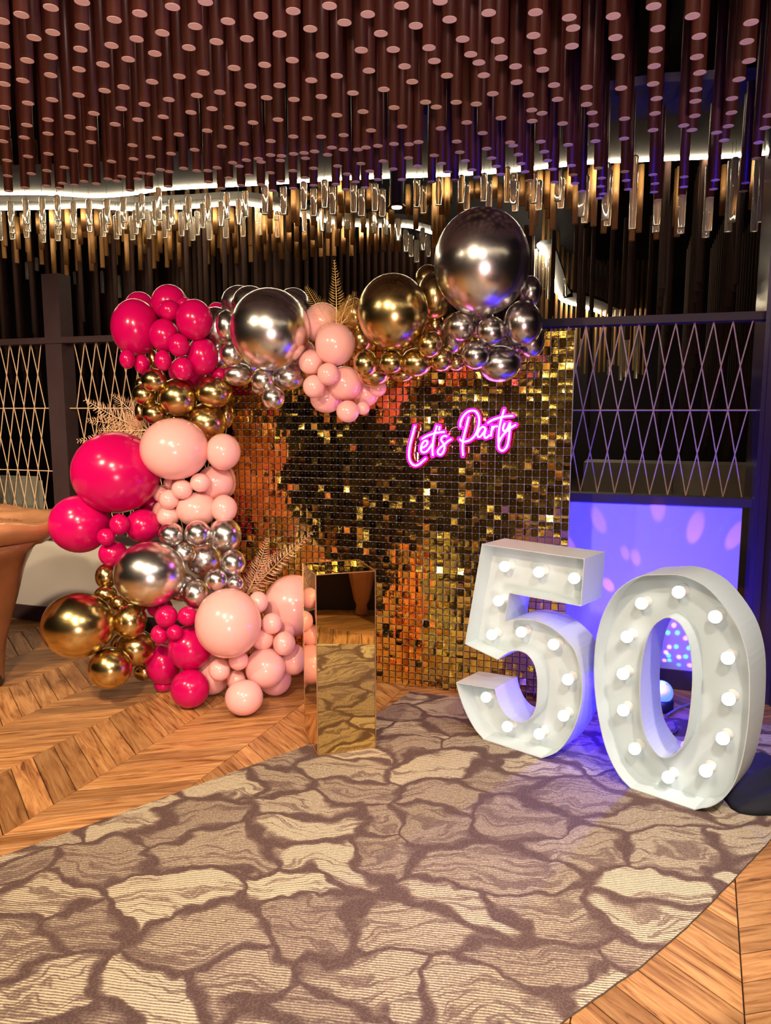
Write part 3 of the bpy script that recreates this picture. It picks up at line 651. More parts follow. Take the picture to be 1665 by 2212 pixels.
for V0, F0, F1 in TG:
    me = bpy.data.meshes.new('tile'); me.from_pydata([tuple(v) for v in V0], [], F0 + F1); me.update(); me.materials.append(M['tile']); me.materials.append(M['socket'])
    for p in me.polygons: p.material_index = 1 if len(p.vertices) == 3 else 0
    TM.append(me)
tiles = []
for i in range(50):
    for j in range(50):
        x = (i - 25 + .5) * TP; z = (j + .5) * TP
        calm = 1.0 if z > .75 else .8
        tx = random.gauss(0, R(2.6)) * calm; tz = random.gauss(0, R(2.0)) * calm
        if random.random() < .16: tx += random.gauss(0, R(12)); tz += random.gauss(0, R(7))
        tx += -R(abs(random.gauss(0, 4))) if z < 1.1 else 0
        tiles.append((x, z, tx, tz, random.randrange(5)))
def tile_screen(t):
    q = wall(SW0 + 25 * TP + t[0], t[1], 0, SP); return proj(q)
# the 300 shown largest: right-hand side, unobstructed, nearest the viewer
def seen(t):
    u, v, z = tile_screen(t)
    hid = (1010 < u < 1320 and v > 1165) or v < 830 or (650 < u < 815 and v > 1215)
    return (1 if hid else 0, z)
tiles.sort(key=seen)
for x, z, tx, tz, k in tiles[:300]:
    o = bpy.data.objects.new('tile', TM[k]); o.location = (x, -.002, z); o.rotation_euler = (tx, 0, tz); link(o, sw)
V, Fc, MI = [], [], []
for x, z, tx, tz, k in tiles[300:]:
    V0, F0, F1 = TG[k]; mtx = Matrix.Translation((x, -.002, z)) @ Matrix.Rotation(tz, 4, 'Z') @ Matrix.Rotation(tx, 4, 'X'); b0 = len(V)
    V += [tuple(mtx @ v) for v in V0]; Fc += [tuple(b0 + q for q in f) for f in F0 + F1]; MI += [0] * len(F0) + [1] * len(F1)
me = bpy.data.meshes.new('tiles'); me.from_pydata(V, [], Fc); me.update(); me.materials.append(M['tile']); me.materials.append(M['socket']); me.polygons.foreach_set('material_index', MI)
o = link(bpy.data.objects.new('tiles', me), sw); o['kind'] = 'stuff'; V, Fc = [], []

# ================================================================== NEON SIGN
ns_ = 300 / 1665
def npx(x, y, off): return at_plane(850 + x * ns_, 850 + y * ns_, SP + EN * off, EN)
LET = {'letter_l': [[(255,390),(225,500),(195,620),(183,720),(190,790),(215,840),(260,865),(310,845),(350,810),(385,780)]],
 'letter_e': [[(333,652),(365,642),(398,610),(405,580),(388,565),(360,578),(335,620),(325,665),(340,700),(370,706),(402,688),(440,640),(465,600)]],
 'letter_t': [[(520,385),(500,450),(480,530),(468,620),(465,690),(470,745)], [(340,545),(400,510),(480,480),(560,465),(612,462)]],
 'apostrophe': [[(553,395),(545,440)]],
 'letter_s': [[(640,515),(610,508),(580,525),(570,560),(590,590),(610,630),(600,690),(570,732),(535,725),(530,690),(560,650),(610,610),(650,572),(690,548)]],
 'letter_p': [[(900,280),(870,400),(840,520),(825,640),(832,745)], [(800,405),(800,350),(830,280),(880,225),(940,205),(990,220),(1020,280),(1025,340),(1010,420),(975,500),(920,555),(850,578),(810,565),(790,545)]],
 'letter_a': [[(1103,432),(1090,408),(1060,402),(1025,440),(1005,490),(1015,520),(1045,512),(1080,465),(1103,432),(1088,490),(1092,525),(1115,530),(1150,498)]],
 'letter_r': [[(1185,390),(1175,450),(1165,515)], [(1167,470),(1190,420),(1215,395),(1245,395)]],
 'letter_t2': [[(1325,190),(1300,270),(1275,370),(1260,470),(1255,590)], [(1125,355),(1180,320),(1250,295),(1340,275),(1430,268)]],
 'letter_y': [[(1332,355),(1315,400),(1312,435),(1330,450),(1365,420),(1395,352),(1392,430),(1380,540),(1360,630),(1320,680),(1280,680),(1258,640),(1265,580),(1310,500),(1370,440),(1420,402),(1465,375)]]}
c0 = npx(840, 520, .03)
neon = empty('neon_sign', c0, -A); tag(neon, 'pink neon sign reading Let\'s Party hung on the gold shimmer wall', 'sign')
inv = (Matrix.Translation(c0) @ Matrix.Rotation(-A, 4, 'Z')).inverted()
for nm, strokes in LET.items():
    bm = bmesh.new()
    for st in strokes:
        P = catmull([tuple(inv @ npx(x, y, .052)) for x, y in st], 6); tube(bm, P, .0040, 8)
    obj('letter_t' if nm == 'letter_t2' else nm, bm, M['neon'], neon, True)
bm = bmesh.new()
def band(strokes, w, y0, y1):
    for st in strokes:
        P = [Vector(q) for q in catmull([tuple(inv @ npx(x, y, .03)) for x, y in st], 5)]
        for q in P:
            cyl(bm, (q.x, y0, q.z), (q.x, y1, q.z), w, seg=10)
for nm, st in LET.items(): band(st, .0135, -.006, -.001)
obj('acrylic_backing', bm, M['acrylic'], neon)
bm = bmesh.new(); P = catmull([tuple(inv @ npx(x, y, .02)) for x, y in [(690, 548), (660, 500), (700, 420), (770, 400)]], 5); tube(bm, P, .0008, 5); obj('wire', bm, M['socket'], neon)

# ================================================================== GIANT DIGITS
zz = 700 / 1665
TH = R(-40.4); dd = Vector((math.cos(TH), math.sin(TH), 0)); nn = Vector((dd.y, -dd.x, 0))  # nn towards the viewer
B5 = at_z(1047, 1598.6, .0085); B0 = at_z(1368.5, 1705.7, .0085)
def q3(x, y): return (965 + x * zz, 1050 + y * zz)
out5 = [q3(*p) for p in [(180,297),(708,373),(690,618),(322,551),(298,697)]] 
c5a = catmull([q3(*p) for p in [(298,697),(355,683),(430,685),(520,715),(600,775),(660,850),(692,960),(697,1060),(685,1150),(655,1240),(610,1320),(560,1370),(485,1400)]], 4)
c5b = catmull([q3(*p) for p in [(195,1305),(150,1258),(100,1170),(65,1080),(47,1008)]], 4)
c5c = catmull([q3(*p) for p in [(248,1040),(262,1100),(295,1165),(340,1202),(390,1212),(430,1190),(455,1140),(463,1060),(462,980),(445,910),(410,865),(370,848),(330,850),(290,872),(262,893)]], 4)
poly5 = out5[:4] + c5a + c5b + c5c + [q3(92, 812)]
out0 = catmull([(1490.4,1747.3),(1527,1745),(1553,1733),(1575,1711),(1593,1677),(1607,1626),(1617.6,1550),(1619.5,1462),(1612.6,1407),(1595.6,1357),(1566,1310.6),(1532.6,1272.8),(1494.7,1249.7),(1461,1240.5),(1421,1240.5),(1389.6,1242.6),(1364.4,1251.8),(1335,1272.8),(1314,1302),(1297,1340),(1286.6,1386),(1282.4,1445),(1285.4,1504),(1293,1554.5),(1305.5,1609),(1322.4,1651),(1343.4,1685),(1368.5,1706.7)], 3)
hole0 = catmull([(1436.9,1335),(1457,1340),(1472,1354),(1487.6,1389),(1494.5,1450.6),(1493,1501),(1487.6,1550.5),(1481.4,1584),(1472,1610.5),(1456.8,1629),(1440,1636),(1424.6,1633.5),(1407.7,1615),(1392,1584),(1384.6,1542.8),(1382.3,1489),(1385.4,1443),(1393.8,1393.8),(1410.7,1353.8)], 3, True)
b5 = [q3(*p) for p in [(297,413),(473,442),(654,474),(265,590),(231,764),(382,750),(548,814),(621,994),(599,1180),(474,1274),(310,1236),(201,1085)]]
b0 = [q3(*p) for p in [(1190,545),(1000,603),(1378,672),(925,775),(1443,884),(905,965),(1447,1095),(906,1152),(1417,1297),(965,1350),(1330,1463),(1137,1496)]]
DEPTH, INSET = .195, .105
def digit(name, base, outline, holes, bulbs, label, rz):
    loc = Vector((base.x, base.y, .0085)); n = Vector((math.sin(rz), -math.cos(rz), 0))
    root = empty(name, loc, rz); tag(root, label, 'light-up number')
    inv = (Matrix.Translation(loc) @ Matrix.Rotation(rz, 4, 'Z')).inverted()
    def L(u, v, off=0.0):
        q = inv @ at_plane(u, v, base + n * off, n); return Vector((q.x, 0, q.z))
    O = [L(*p) for p in outline]; Hs = [[L(*p) for p in h] for h in holes]
    # snap base to floor
    for p in O: p.z = 0.0 if p.z < .006 else p.z
    def dedupe(P):
        r = []
        for p in P:
            if not r or (p - r[-1]).length > .0015: r.append(p)
        if (r[0] - r[-1]).length < .0015: r.pop()
        return r
    O = dedupe(O); Hs = [dedupe(h) for h in Hs]
    # side walls with thickness
    bm = bmesh.new(); T = .0035
    for loop, sgn in [(O, 1)] + [(h, -1) for h in Hs]:
        area = sum(loop[i].x * loop[(i + 1) % len(loop)].z - loop[(i + 1) % len(loop)].x * loop[i].z for i in range(len(loop)))
        k = len(loop); inn = []
        for i in range(k):
            a, b_, c = loop[i - 1], loop[i], loop[(i + 1) % k]
            d1 = (b_ - a).normalized(); d2 = (c - b_).normalized()
            n1 = Vector((-d1.z, 0, d1.x)); n2 = Vector((-d2.z, 0, d2.x)); m_ = n1 + n2
            m_ = m_.normalized() if m_.length > .1 else n1
            s = T / max(.4, m_.dot(n1)); s *= (1 if area > 0 else -1) * sgn
            inn.append(b_ + m_ * s)
        of = [bm.verts.new((p.x, 0, p.z)) for p in loop]; ob = [bm.verts.new((p.x, DEPTH, p.z)) for p in loop]
        nf = [bm.verts.new((p.x, 0, p.z)) for p in inn]; nb = [bm.verts.new((p.x, DEPTH, p.z)) for p in inn]
        for i in range(k):
            j = (i + 1) % k
            bm.faces.new((of[i], ob[i], ob[j], of[j])); bm.faces.new((nf[i], nf[j], nb[j], nb[i])); bm.faces.new((of[i], of[j], nf[j], nf[i])); bm.faces.new((ob[i], nb[i], nb[j], ob[j]))
    bmesh.ops.recalc_face_normals(bm, faces=bm.faces)
    sh = obj('side_wall', bm, M['digit'], root)
    # face panel (inset) and back panel
    from mathutils.geometry import tessellate_polygon
    for nm, y in (('face_panel', INSET), ('back_panel', DEPTH - .004)):
        bm = bmesh.new(); loops = [[Vector((p.x, p.z, 0)) for p in O]] + [[Vector((p.x, p.z, 0)) for p in h] for h in Hs]
        flat = [p for l in loops for p in l]; tr = tessellate_polygon(loops)
        va = [bm.verts.new((p.x, y, p.y)) for p in flat]; vb = [bm.verts.new((p.x, y + .003, p.y)) for p in flat]
        for t_ in tr:
            try: bm.faces.new([va[i] for i in t_]); bm.faces.new([vb[i] for i in t_][::-1])
            except ValueError: pass
        bmesh.ops.recalc_face_normals(bm, faces=bm.faces)
        obj(nm, bm, M['digit'], root)
    mb = None
    for (u, v) in bulbs:
        q = inv @ at_plane(u, v, base - n * .052, n)
        if mb is None:
            bm = bmesh.new(); lathe(bm, [(.001, -.024), (.012, -.0215), (.0205, -.013), (.0238, -.002), (.0225, .009), (.016, .020), (.012, .026)], 20)
            bmesh.ops.rotate(bm, cent=(0, 0, 0), matrix=Matrix.Rotation(R(-90), 3, 'X'), verts=bm.verts)
            mb = obj('bulb', bm, M['bulb'], root, True); mb.location = (q.x, .052, q.z)
            bm = bmesh.new(); lathe(bm, [(.014, .022), (.016, .026), (.018, .048), (.024, .050), (.024, .053)], 18)
            bmesh.ops.rotate(bm, cent=(0, 0, 0), matrix=Matrix.Rotation(R(-90), 3, 'X'), verts=bm.verts)
            ms = obj('socket', bm, M['socket'], mb, True)
        else:
            c = mb.copy(); link(c, root); c.location = (q.x, .052, q.z); s = ms.copy(); link(s, c)
    return root
digit('light_up_number', B5, poly5, [], b5, 'giant white light-up number 5 with round bulbs standing on the carpet', R(-39.8))
digit('light_up_number', B0, out0, [hole0], b0, 'giant white light-up number 0 with round bulbs, right of the number 5', R(-41.3))

# ================================================================== MIRROR PEDESTAL
PW, PH = .265, .805
pa = R(18.0); pb = Vector((-.295, 3.133, 0)); pcn = pb + Vector((math.cos(pa), math.sin(pa), 0)) * PW / 2 + Vector((-math.sin(pa), math.cos(pa), 0)) * PW / 2
ped = empty('pedestal', (pcn.x, pcn.y, .009), pa); tag(ped, 'tall square gold mirror pedestal standing at the carpet edge before the balloons', 'pedestal')
h = PW / 2
for c, s in [((0, -h + .002, PH / 2), (PW - .008, .003, PH - .004)), ((0, h - .002, PH / 2), (PW - .008, .003, PH - .004)), ((-h + .002, 0, PH / 2), (.003, PW - .008, PH - .004)), ((h - .002, 0, PH / 2), (.003, PW - .008, PH - .004))]:
    bm = bmesh.new(); box(bm, c, s); obj('mirror_panel', bm, M['mirror'], ped)
bm = bmesh.new(); box(bm, (0, 0, PH - .004), (PW - .008, PW - .008, .004)); obj('top', bm, M['mirror'], ped)
bm = bmesh.new()
for a in (-1, 1):
    for b_ in (-1, 1): box(bm, (a * (h - .001), b_ * (h - .001), PH / 2), (.004, .004, PH))
    for z in (.002, PH - .002):
        box(bm, (a * (h - .001), 0, z), (.004, PW, .004)); box(bm, (0, a * (h - .001), z), (PW, .004, .004))
obj('edge_trim', bm, M['mirrorb'], ped)

# ================================================================== CARVED TABLE at left, urn stand reflected in the pedestal
tb = empty('carved_table', (-2.33, 3.98, 0)); tag(tb, 'sculpted polished wooden table with a wide draped rim at the left edge', 'table')
def twist(r, z, a): return (r * (1 + .05 * math.sin(6 * a + z * 6) + .035 * math.sin(4 * a - z * 9)), z, a + z * .5)
bm = bmesh.new(); lathe(bm, [(.20, .0), (.215, .04), (.235, .15), (.275, .35), (.315, .5), (.36, .62), (.42, .74), (.49, .82)], 64, fn=twist); obj('pedestal_leg', bm, M['tableleg'], tb, True)
def rimf(r, z, a): return (r * (1 + .03 * math.sin(3 * a + 1)), z + (.016 * math.sin(6 * a + r * 14) if r > .2 else 0), a + r * .8)
bm = bmesh.new(); lathe(bm, [(.30, .80), (.50, .812), (.548, .85), (.575, .885), (.565, .915), (.53, .932), (.47, .926), (.42, .934), (.35, .922), (.28, .928), (.12, .92), (.02, .918)], 64, fn=rimf); obj('tabletop', bm, M['tablew'], tb, True)
bm = bmesh.new(); lathe(bm, [(.17, 0), (.225, .005), (.225, .06), (.20, .07)], 40); obj('base', bm, M['blackp'], tb, True)
bc = empty('bar_counter', (1.53, 1.15, 0), math.atan2(.61, .79)); tag(bc, 'dark bar counter right of the viewer, seen only in the mirror pedestal', 'counter')
bm = bmesh.new(); box(bm, (0, 0, .39), (1.7, .45, .78)); obj('body', bm, M['navy'], bc)
bm = bmesh.new(); box(bm, (0, 0, .80), (1.8, .52, .04)); obj('worktop', bm, M['blackp'], bc)
ur = empty('carved_stand', (1.17, 1.32, 0)); tag(ur, 'carved fluted bronze coloured stand seen only as a reflection in the pedestal', 'stand')
def flute(r, z, a): return (r * (1 + (.07 * abs(math.sin(6 * a)) if .12 < z < .62 else 0)), z, a)
bm = bmesh.new(); lathe(bm, [(.03, 0), (.05, .02), (.04, .08), (.06, .12), (.07, .2), (.10, .35), (.13, .5), (.12, .58), (.08, .62), (.08, .66), (.12, .69), (.15, .74), (.15, .78), (.1, .82), (.2, .86), (.2, .9)], 48, fn=flute); obj('body', bm, M['tablew'], ur, True)

# ================================================================== PARTY LIGHT behind the 0
pl = at_z(1425, 1532); 
party = empty('party_light', (pl.x, pl.y, 0)); tag(party, 'small disco light with a crystal dome on the floor behind the number 0', 'light')
bm = bmesh.new(); lathe(bm, [(.06, 0), (.065, .01), (.065, .05), (.05, .06)], 24); obj('base', bm, M['blackp'], party, True)
bm = bmesh.new(); bmesh.ops.create_icosphere(bm, subdivisions=3, radius=.06, matrix=Matrix.Translation((0, 0, .09))); obj('dome', bm, M['dome'], party)
bm = bmesh.new()
tube(bm, catmull([tuple(at_z(u, v, .012)) for u, v in [(1440, 1545), (1465, 1530), (1492, 1520), (1540, 1500), (1620, 1490)]], 6), .006, 8)
tag(obj('power_cable', bm, M['cable']), 'grey power cable lying on the floor behind the number 0', 'cable')
bm = bmesh.new(); tube(bm, catmull([tuple(at_z(u, v, .012)) for u, v in [(1400, 1560), (1440, 1585), (1462, 1580), (1458, 1560)]], 6), .004, 8)
tag(obj('power_cable', bm, M['blackp']), 'thin black cable loop on the floor inside the view through number 0', 'cable')
lp = Vector((pl.x, pl.y, .13))
cc_ = at_z(1700, 1752); bm = bmesh.new()
def fold(r, z, a): return (r * (1 + .13 * math.sin(4 * a + .5) + .07 * math.sin(9 * a)), max(0.0, z * (1 + .3 * math.sin(5 * a))), a)
lathe(bm, [(.27, .009), (.25, .03), (.20, .055), (.14, .06), (.08, .085), (.01, .08)], 48, (cc_.x + .07, cc_.y + .12, 0), fold)
tag(obj('cloth_bag', bm, M['cloth'], None, True), 'crumpled black cloth heap on the floor at the right edge, beside the number 0', 'cloth')
BLUE = (0.035, 0.008, 1.0)
point_light('party_light_glow', lp + Vector((0, 0, .06)) + EN * .12, 4, BLUE, .03)
spot_light('party_light_wash', lp + EN * .14, lp - EN * .5 + Vector((-.1, 0, .42)), 150, (.012, .004, 1), R(112), .6, .02)
spot_light('party_light_back', lp + EN * .10, Vector((.95, 2.95, .32)), 120, (.02, .006, 1), R(95), .5, .02)
point_light('party_light_glow', Vector((0.95, 3.50, .30)), 5, BLUE, .03)
def wpx(u, v): return at_plane(u, v, WP, EN)
for u, v, col, pw, cone in [(1421, 1092, 'p', 60, 7), (1501, 1142, 'p', 60, 8), (1587, 1159, 'p', 60, 7), (1373, 1205, 'p', 30, 6), (1350, 1195, 'p', 30, 5), (1226, 1172, 'p', 60, 5), (1314, 1264, 'p', 40, 7), (1293, 1125, 'p', 50, 6),
                            (1265, 1085, 'b', 160, 6), (1345, 1095, 'b', 160, 9), (1448, 1110, 'b', 160, 12), (1558, 1142, 'b', 120, 5), (1263, 1142, 'b', 120, 5), (1558, 1140, 'c', 20, 1.8), (1400, 1163, 'c', 20, 2), (1420, 1270, 'b', 120, 20)]:
    cc = {'p': (1.0, .30, .55), 'b': (0.0, 0.0, 1.0), 'c': (0.0, .35, 1.0)}[col]
    spot_light('party_beam', lp + Vector((0, 0, .02)) + EN * .05, wpx(u, v), pw * (.55 if col == 'p' else .6), cc, R(cone * .8), .6)
for col, L in (('p', [(490,200),(655,380),(425,505),(380,580),(560,645),(355,700),(465,820),(710,765)]), ('c', [(540,305),(405,305),(522,500),(415,625),(655,640),(425,695),(555,765),(700,520)])):
    for x, y in L:
        spot_light('party_beam', lp + Vector((0, 0, .02)) + EN * .06, wpx(1380 + x / 6.507, 1320 + y / 6.507), 26 if col == 'p' else 26, (1, .35, .5) if col == 'p' else (0, .55, 1), R(3.4), .3)

# ================================================================== BALLOONS
def balloon_mesh(m):
    bm = bmesh.new(); seg, rings = 40, 28; R_ = []
    for j in range(1, rings):
        a = math.pi * j / rings; r = math.sin(a); y = -math.cos(a)
        if y > 0: y *= 1 + .10 * y * y; r *= 1 - .05 * y
        R_.append([bm.verts.new((r * math.cos(2 * math.pi * k / seg), y, r * math.sin(2 * math.pi * k / seg))) for k in range(seg)])
    for j in range(len(R_) - 1):
        for k in range(seg): bm.faces.new((R_[j][k], R_[j + 1][k], R_[j + 1][(k + 1) % seg], R_[j][(k + 1) % seg]))
    t = bm.verts.new((0, -1, 0))
    for k in range(seg): bm.faces.new((t, R_[0][k], R_[0][(k + 1) % seg]))
    # neck and knot at the rear
    last = R_[-1]
    for rr, yy in ((.05, 1.10), (.03, 1.13), (.055, 1.16), (.07, 1.19)):
        nx = [bm.verts.new((rr * math.cos(2 * math.pi * k / seg), yy, rr * math.sin(2 * math.pi * k / seg))) for k in range(seg)]
        for k in range(seg): bm.faces.new((last[k], nx[k], nx[(k + 1) % seg], last[(k + 1) % seg]))
        last = nx
    bm.faces.new(last)
    bmesh.ops.recalc_face_normals(bm, faces=bm.faces)
    me = bpy.data.meshes.new('balloon'); bm.to_mesh(me); bm.free(); me.materials.append(m); me.polygons.foreach_set('use_smooth', [True] * len(me.polygons)); return me
BMESH = {k: balloon_mesh(M[n]) for k, n in (('P', 'hot'), ('L', 'pink'), ('G', 'gold'), ('S', 'silver'), ('D', 'steel'))}
CN = {'P': 'hot pink', 'L': 'pale pink', 'G': 'chrome gold', 'S': 'chrome silver', 'D': 'dark chrome silver'}
